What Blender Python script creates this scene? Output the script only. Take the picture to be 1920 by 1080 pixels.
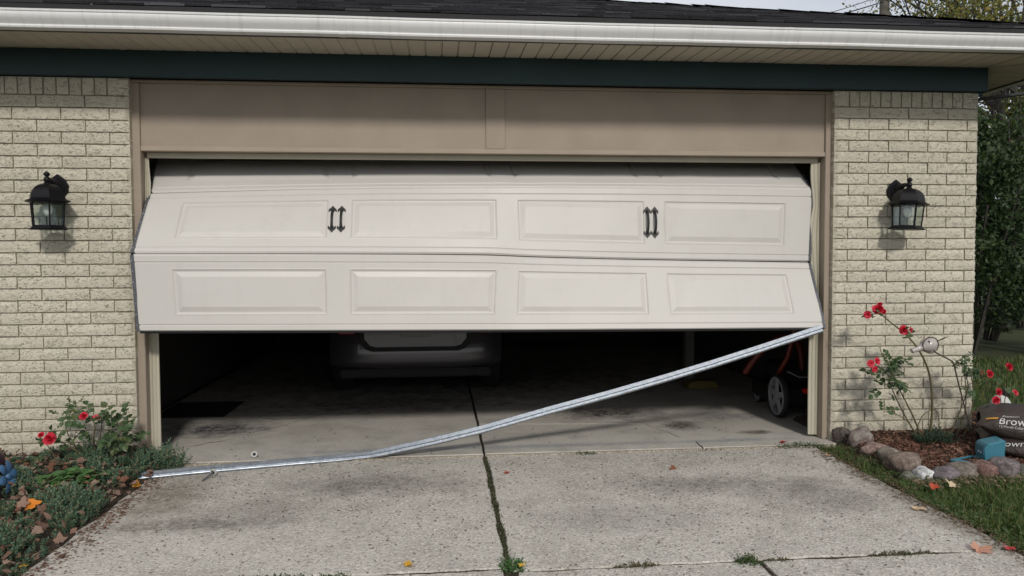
import bpy, bmesh, math, random
from mathutils import Vector, Matrix, Quaternion, noise as mn

# ------------------------------------------------------------------ clear
for o in list(bpy.data.objects):
    bpy.data.objects.remove(o, do_unlink=True)
scene = bpy.context.scene
C = scene.collection
rad = math.radians
G = -0.075                      # level of the drive

# ------------------------------------------------------------------ camera
cam_d = bpy.data.cameras.new('camera')
cam = bpy.data.objects.new('camera', cam_d)
C.objects.link(cam)
YAW, PITCH, ROLL = 0.095372, -0.042068, -0.004640
fw = Vector((math.sin(YAW)*math.cos(PITCH), math.cos(YAW)*math.cos(PITCH), math.sin(PITCH)))
r0 = Vector((math.cos(YAW), -math.sin(YAW), 0)); u0 = r0.cross(fw)
rt = math.cos(ROLL)*r0 + math.sin(ROLL)*u0
up = -math.sin(ROLL)*r0 + math.cos(ROLL)*u0
M4 = Matrix(((rt.x, up.x, -fw.x, 2.19015), (rt.y, up.y, -fw.y, -5.55203), (rt.z, up.z, -fw.z, 1.40083), (0, 0, 0, 1)))
cam.matrix_world = M4
cam_d.sensor_width = 36.0
cam_d.lens = 1391.8/1920*36.0
cam_d.clip_start = 0.05
cam_d.clip_end = 2000
scene.camera = cam

# ------------------------------------------------------------------ sky and sun
SUN = Vector((-0.20, 1.55, -1.0)).normalized()       # travel direction of the light
elev = math.asin(-SUN.z)
world = bpy.data.worlds.new('World'); scene.world = world; world.use_nodes = True
wn = world.node_tree.nodes; wl = world.node_tree.links; wn.clear()
wo = wn.new('ShaderNodeOutputWorld'); bg = wn.new('ShaderNodeBackground')
sky = wn.new('ShaderNodeTexSky'); sky.sky_type = 'NISHITA'; sky.sun_disc = False
sky.sun_elevation = elev
sky.sun_rotation = math.atan2(-SUN.x, -SUN.y)
sky.air_density = 1.0; sky.dust_density = 1.5
tc = wn.new('ShaderNodeTexCoord'); mp = wn.new('ShaderNodeMapping'); mp.inputs['Scale'].default_value = (1.4, 1.4, 3.2)
cn = wn.new('ShaderNodeTexNoise'); cn.inputs['Scale'].default_value = 1.6; cn.inputs['Detail'].default_value = 6
cr = wn.new('ShaderNodeValToRGB'); cr.color_ramp.elements[0].position = .30; cr.color_ramp.elements[1].position = .58
cr.color_ramp.elements[0].color = (.62, .62, .62, 1); cr.color_ramp.elements[1].color = (1, 1, 1, 1)
mx = wn.new('ShaderNodeMix'); mx.data_type = 'RGBA'
mx.inputs['B'].default_value = (8.2, 8.5, 9.1, 1)                 # cloud layer
wl.new(tc.outputs['Generated'], mp.inputs['Vector']); wl.new(mp.outputs[0], cn.inputs['Vector'])
wl.new(cn.outputs['Fac'], cr.inputs['Fac']); wl.new(cr.outputs['Color'], mx.inputs['Factor'])
wl.new(sky.outputs['Color'], mx.inputs['A']); wl.new(mx.outputs['Result'], bg.inputs['Color'])
bg.inputs['Strength'].default_value = 0.102
wl.new(bg.outputs[0], wo.inputs[0])

sd = bpy.data.lights.new('sun', 'SUN'); sd.energy = 2.45; sd.angle = rad(6.0); sd.color = (1.0, 0.955, 0.88)
sun = bpy.data.objects.new('sun', sd); C.objects.link(sun)
sun.rotation_mode = 'QUATERNION'; sun.rotation_quaternion = SUN.to_track_quat('-Z', 'Y')
sun.location = (4, -12, 9)

scene.view_settings.view_transform = 'Standard'; scene.view_settings.look = 'None'
scene.view_settings.gamma = 1; scene.view_settings.exposure = -0.18
scene.view_settings.use_curve_mapping = False
scene.render.engine = 'CYCLES'
scene.cycles.max_bounces = 6; scene.cycles.diffuse_bounces = 3; scene.cycles.glossy_bounces = 3; scene.cycles.transparent_max_bounces = 6; scene.cycles.transmission_bounces = 3
scene.cycles.caustics_reflective = False; scene.cycles.caustics_refractive = False

# ------------------------------------------------------------------ mesh helpers
class MB:
    def __init__(s): s.v = []; s.f = []
    def add(s, vs, fs):
        o = len(s.v); s.v += [tuple(p) for p in vs]; s.f += [tuple(i+o for i in f) for f in fs]
    def box(s, x0, x1, y0, y1, z0, z1):
        s.add([(x0,y0,z0),(x1,y0,z0),(x1,y1,z0),(x0,y1,z0),(x0,y0,z1),(x1,y0,z1),(x1,y1,z1),(x0,y1,z1)],
              [(0,3,2,1),(4,5,6,7),(0,1,5,4),(1,2,6,5),(2,3,7,6),(3,0,4,7)]); return s
    def tube(s, pts, r, n=8, cap=True):
        pts = [Vector(p) for p in pts]; m = len(pts)
        rs = r if isinstance(r, (list, tuple)) else [r]*m
        t0 = (pts[1]-pts[0]).normalized()
        a = Vector((0,0,1)) if abs(t0.z) < .9 else Vector((1,0,0))
        nrm = (a - t0*a.dot(t0)).normalized()
        vs = []
        for i in range(m):
            t = (pts[min(i+1,m-1)]-pts[max(i-1,0)]).normalized()
            nrm = (nrm - t*nrm.dot(t)).normalized(); b = t.cross(nrm)
            for k in range(n):
                an = 2*math.pi*k/n
                vs.append(pts[i]+(nrm*math.cos(an)+b*math.sin(an))*rs[i])
        fs = []
        for i in range(m-1):
            for k in range(n):
                k2 = (k+1) % n
                fs.append((i*n+k, i*n+k2, (i+1)*n+k2, (i+1)*n+k))
        if cap:
            fs.append(tuple(range(n-1,-1,-1))); fs.append(tuple((m-1)*n+k for k in range(n)))
        s.add(vs, fs); return s
    def lathe(s, prof, c=(0,0,0), n=16, rot=0.0, mat=None, cap=True):
        vs = []; c = Vector(c); m = len(prof)
        for (r, z) in prof:
            for k in range(n):
                an = rot+2*math.pi*k/n
                p = Vector((r*math.cos(an), r*math.sin(an), z))
                vs.append((mat @ p if mat else p)+c)
        fs = []
        for i in range(m-1):
            for k in range(n):
                k2 = (k+1) % n
                fs.append((i*n+k, i*n+k2, (i+1)*n+k2, (i+1)*n+k))
        if cap and prof[0] != prof[-1]: fs.append(tuple(range(n-1,-1,-1))); fs.append(tuple((m-1)*n+k for k in range(n)))
        s.add(vs, fs); return s
    def prism(s, poly, fn0, fn1):
        n = len(poly)
        s.add([fn0(p) for p in poly]+[fn1(p) for p in poly],
              [tuple(range(n-1,-1,-1)), tuple(range(n,2*n))]+[(i,(i+1)%n,n+(i+1)%n,n+i) for i in range(n)]); return s
    def sweep(s, prof, frames, closed=True, cap=True):
        n = len(prof); vs = []
        for (p, a, b) in frames:
            for (x, y) in prof: vs.append(Vector(p)+a*x+b*y)
        fs = []; kk = n if closed else n-1
        for i in range(len(frames)-1):
            for k in range(kk):
                k2 = (k+1) % n
                fs.append((i*n+k, i*n+k2, (i+1)*n+k2, (i+1)*n+k))
        if cap and closed:
            fs.append(tuple(range(n-1,-1,-1))); o = (len(frames)-1)*n; fs.append(tuple(o+k for k in range(n)))
        s.add(vs, fs); return s
    def mesh(s, name, mat=None, smooth=None, bevel=0, recalc=True):
        me = bpy.data.meshes.new(name); me.from_pydata(s.v, [], s.f)
        if bevel or recalc:
            bm = bmesh.new(); bm.from_mesh(me)
            if recalc: bmesh.ops.recalc_face_normals(bm, faces=bm.faces)
            if bevel: bmesh.ops.bevel(bm, geom=list(bm.edges), offset=bevel, segments=1, affect='EDGES', profile=.7)
            bm.to_mesh(me); bm.free()
        if smooth is not None:
            me.shade_smooth(); me.set_sharp_from_angle(angle=rad(smooth))
        if mat: me.materials.append(mat)
        me.update(); return me
    def build(s, name, mat=None, parent=None, smooth=None, bevel=0, loc=None, recalc=True):
        return obj(name, s.mesh(name, mat, smooth, bevel, recalc), parent, loc)

def obj(name, me, parent=None, loc=None, rot=None):
    o = bpy.data.objects.new(name, me); C.objects.link(o)
    if parent: o.parent = parent
    if loc is not None: o.location = loc
    if rot is not None: o.rotation_euler = rot
    return o
def tag(o, label=None, cat=None, group=None, kind=None):
    if label: o['label'] = label
    if cat: o['category'] = cat
    if group: o['group'] = group
    if kind: o['kind'] = kind
    return o
def thing(name, label, cat, loc=(0,0,0), rz=0, group=None):
    o = bpy.data.objects.new(name, None); C.objects.link(o)
    o.location = loc; o.rotation_euler = (0,0,rz); o.empty_display_size = .1
    return tag(o, label, cat, group)
def struct(o): o['kind'] = 'structure'; return o
def lerp(a, b, t): return a+(b-a)*t

def spline(pts, n=5):
    pts = [Vector(p) for p in pts]; out = []
    for i in range(len(pts)-1):
        a, b = pts[i], pts[i+1]; pa = pts[i-1] if i else a*2-b; pb = pts[i+2] if i+2 < len(pts) else b*2-a
        for k in range(n):
            t = k/n; out.append(.5*((2*a)+(b-pa)*t+(2*pa-5*a+4*b-pb)*t*t+(3*a-pa-3*b+pb)*t**3))
    out.append(pts[-1]); return out

# ------------------------------------------------------------------ material helpers
class NT:
    def __init__(s, name):
        s.m = bpy.data.materials.new(name); s.m.use_nodes = True
        s.t = s.m.node_tree; s.n = s.t.nodes; s.l = s.t.links
        s.b = s.n['Principled BSDF']
    def node(s, ty, **kw):
        n = s.n.new(ty)
        for k, val in kw.items(): setattr(n, k, val)
        return n
    def inp(s, sock, val):
        if isinstance(val, bpy.types.NodeSocket): s.l.new(val, sock)
        else: sock.default_value = val
    def coord(s, kind='Object'): return s.node('ShaderNodeTexCoord').outputs[kind]
    def pos(s):
        if not hasattr(s, '_p'): s._p = s.node('ShaderNodeNewGeometry').outputs['Position']
        return s._p
    def island(s): return s.node('ShaderNodeNewGeometry').outputs['Random Per Island']
    def orand(s): return s.node('ShaderNodeObjectInfo').outputs['Random']
    def mapping(s, vec, scale=(1,1,1), loc=(0,0,0), rot=(0,0,0)):
        n = s.node('ShaderNodeMapping'); s.l.new(vec, n.inputs['Vector'])
        n.inputs['Scale'].default_value = scale; s.inp(n.inputs['Location'], loc); n.inputs['Rotation'].default_value = rot
        return n.outputs[0]
    def noise(s, vec, scale, detail=4, rough=.55, dist=0):
        if not hasattr(s, 'cache'): s.cache = {}
        key = (vec.node.name, scale, detail, rough, dist)
        if key in s.cache: return s.cache[key]
        n = s.node('ShaderNodeTexNoise'); s.l.new(vec, n.inputs['Vector'])
        n.inputs['Scale'].default_value = scale; n.inputs['Detail'].default_value = detail
        n.inputs['Roughness'].default_value = rough; n.inputs['Distortion'].default_value = dist
        s.cache[key] = n.outputs['Fac']; return n.outputs['Fac']
    def voro(s, vec, scale, feature='F1', out='Distance'):
        n = s.node('ShaderNodeTexVoronoi', feature=feature); s.l.new(vec, n.inputs['Vector'])
        n.inputs['Scale'].default_value = scale
        return n.outputs[out]
    def ramp(s, fac, stops, interp='LINEAR'):
        n = s.node('ShaderNodeValToRGB'); n.color_ramp.interpolation = interp; e = n.color_ramp.elements
        while len(e) < len(stops): e.new(.5)
        for i, (p, c) in enumerate(stops):
            e[i].position = p
            e[i].color = (c, c, c, 1) if isinstance(c, (int, float)) else tuple(c)+((1,) if len(c) == 3 else ())
        s.inp(n.inputs['Fac'], fac); return n.outputs['Color']
    def mix(s, fac, a, b, blend='MIX'):
        n = s.node('ShaderNodeMix', data_type='RGBA', blend_type=blend)
        s.inp(n.inputs['Factor'], fac)
        for k, val in (('A', a), ('B', b)):
            if isinstance(val, (int, float)): val = (val, val, val, 1)
            elif isinstance(val, tuple) and len(val) == 3: val = val+(1,)
            s.inp(n.inputs[k], val)
        return n.outputs['Result']
    def math(s, op, a, b=None, c=None):
        n = s.node('ShaderNodeMath', operation=op)
        for i, val in enumerate((a, b, c)):
            if val is not None: s.inp(n.inputs[i], val)
        return n.outputs[0]
    def bump(s, h, strength=.4, dist=.01, prev=None):
        n = s.node('ShaderNodeBump'); s.l.new(h, n.inputs['Height'])
        n.inputs['Strength'].default_value = strength; n.inputs['Distance'].default_value = dist
        if prev is not None: s.l.new(prev, n.inputs['Normal'])
        return n.outputs[0]
    def blob(s, vec, c, size, warp=.35):
        # soft, noise-edged patch round point c (a stain, and also the painted shade of the deep floor): 1 inside, 0 outside
        mpd = s.mapping(vec, loc=tuple(-c[i]/size[i] for i in range(3)), scale=tuple(1/x for x in size))
        ln = s.node('ShaderNodeVectorMath', operation='LENGTH'); s.l.new(mpd, ln.inputs[0])
        d = s.math('ADD', ln.outputs['Value'], s.math('MULTIPLY', s.math('SUBTRACT', s.noise(vec, 7, 4, .65), .5), warp*4))
        return s.ramp(d, [(.25, 1.0), (1.0, 0.0)])
    def fin(s, col=None, rough=None, normal=None, metallic=None, spec=None):
        if col is not None:
            if isinstance(col, tuple) and len(col) == 3: col = col+(1,)
            s.inp(s.b.inputs['Base Color'], col)
        if rough is not None: s.inp(s.b.inputs['Roughness'], rough)
        if normal is not None: s.l.new(normal, s.b.inputs['Normal'])
        if metallic is not None: s.inp(s.b.inputs['Metallic'], metallic)
        if spec is not None: s.inp(s.b.inputs['Specular IOR Level'], spec)
        return s.m

def paint(name, col, rough=.55, var=.10, bump=.15, scale=6, metallic=0, spec=.5, fine=90, fdist=.002):
    t = NT(name); co = t.pos()
    n1 = t.noise(co, scale, 5); c = t.mix(t.ramp(n1, [(.3, 1-var), (.7, 1+var*.4)]), (0,0,0), col, 'MIX')
    c = t.mix(1.0, col, t.ramp(n1, [(.3, 1-var), (.7, 1.0)]), 'MULTIPLY')
    return t.fin(c, rough, t.bump(t.noise(co, fine, 4), bump, fdist), metallic, spec)

def leafmat(name, cols, rough=.5, trans=.25, spec=.3):
    t = NT(name)
    n = len(cols)
    c = t.ramp(t.island(), [((i+.0)/max(1, n-1), cols[i]) for i in range(n)])
    t.fin(c, rough, None, None, spec)
    tr = t.node('ShaderNodeBsdfTranslucent'); t.l.new(c, tr.inputs['Color'])
    ms = t.node('ShaderNodeMixShader'); ms.inputs[0].default_value = trans
    out = t.n['Material Output']
    t.l.new(t.b.outputs[0], ms.inputs[1]); t.l.new(tr.outputs[0], ms.inputs[2]); t.l.new(ms.outputs[0], out.inputs[0])
    return t.m

# painted split-face brick
def brick_material(name, amt=1.0):
    t = NT(name); P = t.pos()
    st = t.mapping(P, scale=(.62, 1, 1.15))
    n1 = t.noise(st, 130, 3, .7, .5); n2 = t.noise(st, 34, 3, .6, .8)
    pits = t.ramp(t.noise(st, 80, 3, .72, 1.4), [(.365, 0.0), (.43, 1.0)])
    h = t.math('ADD', t.math('MULTIPLY', n1, .55), t.math('ADD', t.math('MULTIPLY', n2, .45), t.math('MULTIPLY', pits, .45)))
    base = t.mix(t.orand(), (.585, .542, .440), (.650, .603, .492))
    big = t.noise(P, 1.3, 4)
    c = t.mix(1.0, base, t.ramp(big, [(.3, .88), (.7, 1.0)]), 'MULTIPLY')
    c = t.mix(t.math('MULTIPLY', t.math('SUBTRACT', 1.0, pits), .55), c, (.17, .14, .10))    # pits coloured darker and browner
    low = t.node('ShaderNodeSeparateXYZ'); t.l.new(P, low.inputs[0])
    grime = t.math('MULTIPLY', t.ramp(n2, [(.52, 0.0), (.75, 1.0)]), .16)
    low_tone = t.math('MULTIPLY', t.ramp(low.outputs['Z'], [(0.0, .45), (.55, 0.0)]), t.ramp(big, [(.35, .2), (.65, 1.0)]))   # browner and darker toward the lowest courses
    c = t.mix(t.math('MAXIMUM', grime, low_tone), c, (.24, .20, .14))
    return t.fin(c, .88, t.bump(h, .9*amt, .011), None, .2)
M_BRICK = brick_material('painted_brick')
M_MORTAR = paint('painted_mortar', (.40, .365, .285), .9, .2, .5, 9, fine=120)

def concrete(name, base, dark, light, stains_and_shade, speck=1.0, bump=.5):
    t = NT(name); P = t.pos()
    c = t.mix(t.noise(P, .9, 3, .6), base, tuple(x*.80 for x in base))
    c = t.mix(t.math('MULTIPLY', t.ramp(t.noise(P, 3.2, 4, .65), [(.45, 0.0), (.72, 1.0)]), .40), c, dark)
    v1 = t.voro(P, 92, out='Color'); vv = t.node('ShaderNodeSeparateColor'); t.l.new(v1, vv.inputs[0])
    agg = vv.outputs[0]
    c = t.mix(t.math('MULTIPLY', t.ramp(agg, [(.80, 0.0), (.86, 1.0)]), .55*speck), c, light)
    c = t.mix(t.math('MULTIPLY', t.ramp(vv.outputs[1], [(.82, 0.0), (.90, 1.0)]), .50*speck), c, dark)
    sp = t.ramp(t.noise(P, 75, 3, .6), [(.60, 0.0), (.68, 1.0)])
    c = t.mix(t.math('MULTIPLY', sp, .52*speck), c, tuple(x*.45 for x in dark))
    for (cc, sz, col, a) in stains_and_shade:
        fac = t.math('MULTIPLY', t.math('MULTIPLY', t.blob(P, cc, sz), a*(.8 if speck > .5 else 1)), t.ramp(t.noise(P, 24, 3, .7), [(.25, .35), (.6, 1.0)]))
        c = t.mix(fac, c, col)
    h = t.math('ADD', t.voro(P, 92), t.math('MULTIPLY', t.noise(P, 40, 3, .65), 1.6))
    return t.fin(c, .92, t.bump(h, bump, .006), None, .2)
M_DRIVE = concrete('exposed_concrete', (.515, .483, .430), (.17, .15, .125), (.66, .62, .56),
    [((.85, -1.35, G), (.60, .15, 1), (.09, .080, .068), .8), ((1.75, -.72, G), (.85, .32, 1), (.10, .088, .076), .85), ((1.1, -1.15, G), (.6, .4, 1), (.13, .115, .10), .5),
     ((3.9, -.95, G), (.9, .28, 1), (.10, .092, .083), .75), ((4.5, -1.25, G), (.6, .4, 1), (.11, .097, .085), .65), ((3.2, -1.5, G), (.7, .3, 1), (.14, .13, .12), .45),
     ((.50, -.85, G), (.30, .75, 1), (.11, .085, .058), .85), ((5.02, -1.5, G), (.20, 1.3, 1), (.10, .085, .06), .85)])
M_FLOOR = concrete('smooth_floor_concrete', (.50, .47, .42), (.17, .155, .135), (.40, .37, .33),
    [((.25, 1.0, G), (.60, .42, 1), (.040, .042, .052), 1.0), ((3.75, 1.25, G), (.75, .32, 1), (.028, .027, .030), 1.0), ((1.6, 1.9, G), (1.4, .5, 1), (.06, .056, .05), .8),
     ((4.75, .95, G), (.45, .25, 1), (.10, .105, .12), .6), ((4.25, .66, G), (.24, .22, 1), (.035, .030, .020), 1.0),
     ((4.78, .35, G), (.18, .10, 1), (.05, .042, .025), 1.0), ((2.2, 3.6, G), (3.2, 2.0, 1), (.04, .038, .036), 1.0),  # last patch here paints the shade of the deep garage into the floor
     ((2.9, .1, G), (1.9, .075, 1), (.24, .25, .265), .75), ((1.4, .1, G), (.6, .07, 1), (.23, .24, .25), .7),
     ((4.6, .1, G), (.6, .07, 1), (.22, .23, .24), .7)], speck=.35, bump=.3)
M_LIP = concrete('broken_threshold_concrete', (.44, .39, .31), (.20, .16, .11), (.58, .55, .5), [], 1.2, .9)
M_DIRT = concrete('joint_dirt', (.045, .036, .025), (.02, .015, .010), (.12, .10, .07), [], 1, .8)
M_SOIL = concrete('bed_soil', (.060, .045, .032), (.025, .018, .012), (.12, .09, .06), [], 1, .9)
M_LAWN = concrete('lawn_soil', (.050, .060, .025), (.03, .035, .014), (.09, .09, .045), [], .6, .8)

def door_material():
    t = NT('door_paint'); P = t.pos()
    gr = t.noise(t.mapping(P, scale=(1.5, 30, 60)), 3.2, 4, .6)
    n = t.noise(P, 1.1, 4)
    c = t.mix(n, (.515, .495, .466), (.553, .533, .504))
    c = t.mix(t.math('MULTIPLY', t.ramp(t.noise(t.mapping(P, scale=(1, 1, .35)), 9, 5, .7), [(.52, 0.0), (.8, 1.0)]), .18), c, (.38, .36, .33))
    c = t.mix(t.math('MULTIPLY', t.ramp(t.noise(t.mapping(P, scale=(.5, 1, 6)), 5, 5, .7), [(.56, 0.0), (.72, 1.0)]), .10), c, (.36, .34, .31))
    return t.fin(c, t.ramp(n, [(.3, .42), (.7, .52)]), t.bump(gr, .10, .004), None, .4)
M_DOOR = door_material()
M_TAUPE = paint('taupe_trim_paint', (.318, .260, .203), .6, .16, .3, 3)
M_TAUPE2 = paint('taupe_rail_paint', (.338, .276, .215), .6, .12, .3, 4)
M_VINYL = paint('cream_vinyl_stop', (.46, .43, .34), .5, .1, .15, 4)
M_TEAL = paint('teal_frieze_paint', (.016, .046, .056), .5, .25, .3, 2)
M_SOFFIT = paint('cream_soffit', (.50, .455, .37), .6, .14, .15, 4)
M_FASCIA = paint('shaded_fascia', (.05, .048, .042), .6)  # shadow under the gutter painted into the fascia colour
def guttermat():
    t = NT('white_gutter_enamel'); P = t.pos()
    st = t.noise(t.mapping(P, scale=(9, 1, .5)), 3, 4, .7)
    c = t.mix(t.math('MULTIPLY', t.ramp(st, [(.52, 0.0), (.74, 1.0)]), .45), (.71, .71, .71), (.42, .42, .36))
    return t.fin(c, .34, t.bump(t.noise(P, 5, 3), .12, .01), None, .45)
M_GUTTER = guttermat()
M_BLACK = paint('black_lamp_enamel', (.005, .005, .007), .45, .2, .25, 20, fine=160, spec=.22)
M_IRON = paint('black_handle_iron', (.018, .018, .018), .5, .2, .3, 30)
M_STEEL = paint('grey_steel_stile', (.16, .165, .18), .45, .2, .2, 12, metallic=.55)
def galv():
    t = NT('galvanised_steel'); P = t.pos()
    v = t.voro(P, 60, out='Color'); s = t.node('ShaderNodeSeparateColor'); t.l.new(v, s.inputs[0])
    c = t.mix(s.outputs[0], (.34, .375, .42), (.48, .515, .56))
    return t.fin(c, t.ramp(t.noise(P, 12, 4), [(.3, .42), (.7, .56)]), t.bump(t.noise(P, 40, 3), .06, .004), .95)
M_GALV = galv()
M_RUBBER = paint('black_rubber', (.012, .012, .013), .75, .2, .2, 20)
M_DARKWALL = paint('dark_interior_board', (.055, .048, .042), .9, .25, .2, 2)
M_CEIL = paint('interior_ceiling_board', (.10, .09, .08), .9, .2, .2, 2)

def shingle_material():
    t = NT('asphalt_shingle'); P = t.pos()
    base = t.ramp(t.orand(), [(0.0, (.010, .010, .013)), (.55, (.020, .020, .024)), (.85, (.036, .036, .042)), (1.0, (.075, .075, .085))])
    g = t.noise(P, 240, 2, .6)
    c = t.mix(t.ramp(g, [(.56, 0.0), (.72, .55)]), base, (.16, .16, .17))
    return t.fin(c, .85, t.bump(g, .6, .003), None, .3)
M_SHING = shingle_material()
def shingle_stuff():
    t = NT('asphalt_shingle_mass'); P = t.pos()
    base = t.ramp(t.island(), [(0.0, (.010, .010, .013)), (.55, (.020, .020, .024)), (.85, (.036, .036, .042)), (1.0, (.075, .075, .085))])
    g = t.noise(P, 240, 2, .6)
    return t.fin(t.mix(t.ramp(g, [(.56, 0.0), (.72, .55)]), base, (.16, .16, .17)), .85, t.bump(g, .6, .003), None, .3)
M_SHING2 = shingle_stuff()
def glassmat(name, tint=(.93, .96, .95), rough=.03, alpha=.10):
    t = NT(name)
    g = t.node('ShaderNodeBsdfGlossy'); g.inputs['Roughness'].default_value = rough; g.inputs['Color'].default_value = (.9, .95, 1, 1)
    tr = t.node('ShaderNodeBsdfTransparent'); tr.inputs['Color'].default_value = tint+(1,)
    fr = t.node('ShaderNodeLayerWeight'); fr.inputs['Blend'].default_value = .5
    ms = t.node('ShaderNodeMixShader'); t.l.new(t.math('ADD', t.math('MULTIPLY', t.math('POWER', fr.outputs['Facing'], 4.0), .6), alpha*.4), ms.inputs[0])
    t.l.new(tr.outputs[0], ms.inputs[1]); t.l.new(g.outputs[0], ms.inputs[2])
    t.l.new(ms.outputs[0], t.n['Material Output'].inputs[0]); return t.m
M_GLASS = glassmat('lamp_glass')

# ------------------------------------------------------------------ ground, drive, garage floor
rng = random.Random(11)
lawn = MB(); lawn.add([(-400,-400,G-.035),(400,-400,G-.035),(400,400,G-.035),(-400,400,G-.035)], [(0,1,2,3)])
struct(lawn.build('lawn', M_LAWN))

def slab(poly_edges, ztop, thick, jit, seed, step=.05, chip=0.0):
    """poly_edges: corner list (ccw). Edges are subdivided and slightly ragged."""
    r = random.Random(seed); pts = []
    n = len(poly_edges)
    for i in range(n):
        a = Vector(poly_edges[i]); b = Vector(poly_edges[(i+1) % n]); L = (b-a).length
        k = max(1, int(L/step)); nr = Vector((-(b-a).y, (b-a).x)).normalized()
        for j in range(k):
            t = j/k; p = a.lerp(b, t)
            d = 0 if j == 0 else (mn.noise(Vector((p.x*5, p.y*5, seed)))*jit+mn.noise(Vector((p.x*23, p.y*23, seed+4)))*jit*.7)
            pts.append(p+nr*d)
    m = MB(); nn = len(pts); cen = sum(pts, Vector((0, 0)))/nn
    inner = [p+(cen-p).normalized()*.005 for p in pts]
    m.add([(p.x, p.y, ztop-thick) for p in pts]+[(p.x, p.y, ztop-.007) for p in pts]+[(p.x, p.y, ztop) for p in inner],
          [(i, (i+1) % nn, nn+(i+1) % nn, nn+i) for i in range(nn)] +
          [(nn+i, nn+(i+1) % nn, 2*nn+(i+1) % nn, 2*nn+i) for i in range(nn)] + [tuple(range(2*nn, 3*nn))])
    return m
base = MB(); base.box(.10, 5.06, -9.0, -.10, G-.12, G-.008)
drive = struct(base.build('driveway', M_DIRT))
JX = 2.50; JY = -2.10
for i, (x0, x1, y0, y1, dj) in enumerate([(.05, JX-.014, JY+.006, -.135, 0), (JX+.016, 5.045, JY-.03, -.135, 1),
                                          (.05, JX-.03, -5.2, JY-.016, 2), (JX+.04, 3.70, -5.2, JY-.052, 3), (3.725, 5.02, -5.2, JY-.052, 4)]):
    slab([(x0, y0), (x1, y0), (x1, y1), (x0, y1)], G, .10, .013, 20+i).build('slab', M_DRIVE, drive)
for i, (x0, x1) in enumerate([(.05, JX-.02), (JX+.02, 5.02)]):
    slab([(x0, -9), (x1, -9), (x1, -5.215), (x0, -5.215)], G, .10, .006, 40+i).build('slab', M_DRIVE, drive)

gf = MB(); gf.box(-.55, 5.95, -.10, 7.2, G-.14, G-.012)
gfloor = struct(gf.build('garage_floor', M_DIRT))
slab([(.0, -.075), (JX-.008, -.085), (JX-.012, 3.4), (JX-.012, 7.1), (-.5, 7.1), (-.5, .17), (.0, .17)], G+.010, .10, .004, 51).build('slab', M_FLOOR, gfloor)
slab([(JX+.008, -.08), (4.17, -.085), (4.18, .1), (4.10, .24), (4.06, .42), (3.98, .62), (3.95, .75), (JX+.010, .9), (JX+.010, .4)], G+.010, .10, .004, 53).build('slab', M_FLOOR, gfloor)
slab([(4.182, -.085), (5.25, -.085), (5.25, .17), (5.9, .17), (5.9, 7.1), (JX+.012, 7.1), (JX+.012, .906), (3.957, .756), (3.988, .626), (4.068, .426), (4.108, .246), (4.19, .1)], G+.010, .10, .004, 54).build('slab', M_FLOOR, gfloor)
# crumbled lip of the threshold: two strips and loose rubble
for k, (xa, xb) in enumerate([(.30, JX-.012), (JX+.012, 4.16), (4.195, 5.22)]):
    slab([(xa, -.128), (xb, -.128), (xb, -.088), (xa, -.083)], G+.006, .08, .012, 60+k, step=.025).build('threshold_lip', M_LIP, gfloor)

def crack(pts, w, z, name='crack'):
    rr = random.Random(len(pts)+int(pts[0][0]*100)); m = MB(); P_ = []
    for i in range(len(pts)-1):
        for k in range(6):
            t = k/6; P_.append((lerp(pts[i][0], pts[i+1][0], t)+rr.gauss(0, .008), lerp(pts[i][1], pts[i+1][1], t)+rr.gauss(0, .008)))
    n = len(P_)
    for i, (x, y) in enumerate(P_):
        q = w*rr.uniform(.4, 1.3)*min(1, 4*min(i+.3, n-1-i+.3)/n); m.v += [(x, y-q, z), (x, y+q, z)]
    m.f += [(2*i, 2*i+2, 2*i+3, 2*i+1) for i in range(n-1)]
    m.build(name, M_DIRT, gfloor)
crack([(.22,.38),(.36,.50),(.52,.60)], .010, G+.0112); crack([(.50,.66),(.71,.95),(.82,1.06),(1.01,1.41),(1.24,1.58)], .007, G+.0112)
crack([(3.95,.75),(3.80,.95),(3.70,1.2)], .006, G+.0112); crack([(1.0,1.35),(.7,1.3),(.45,1.42)], .006, G+.0112)
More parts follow.
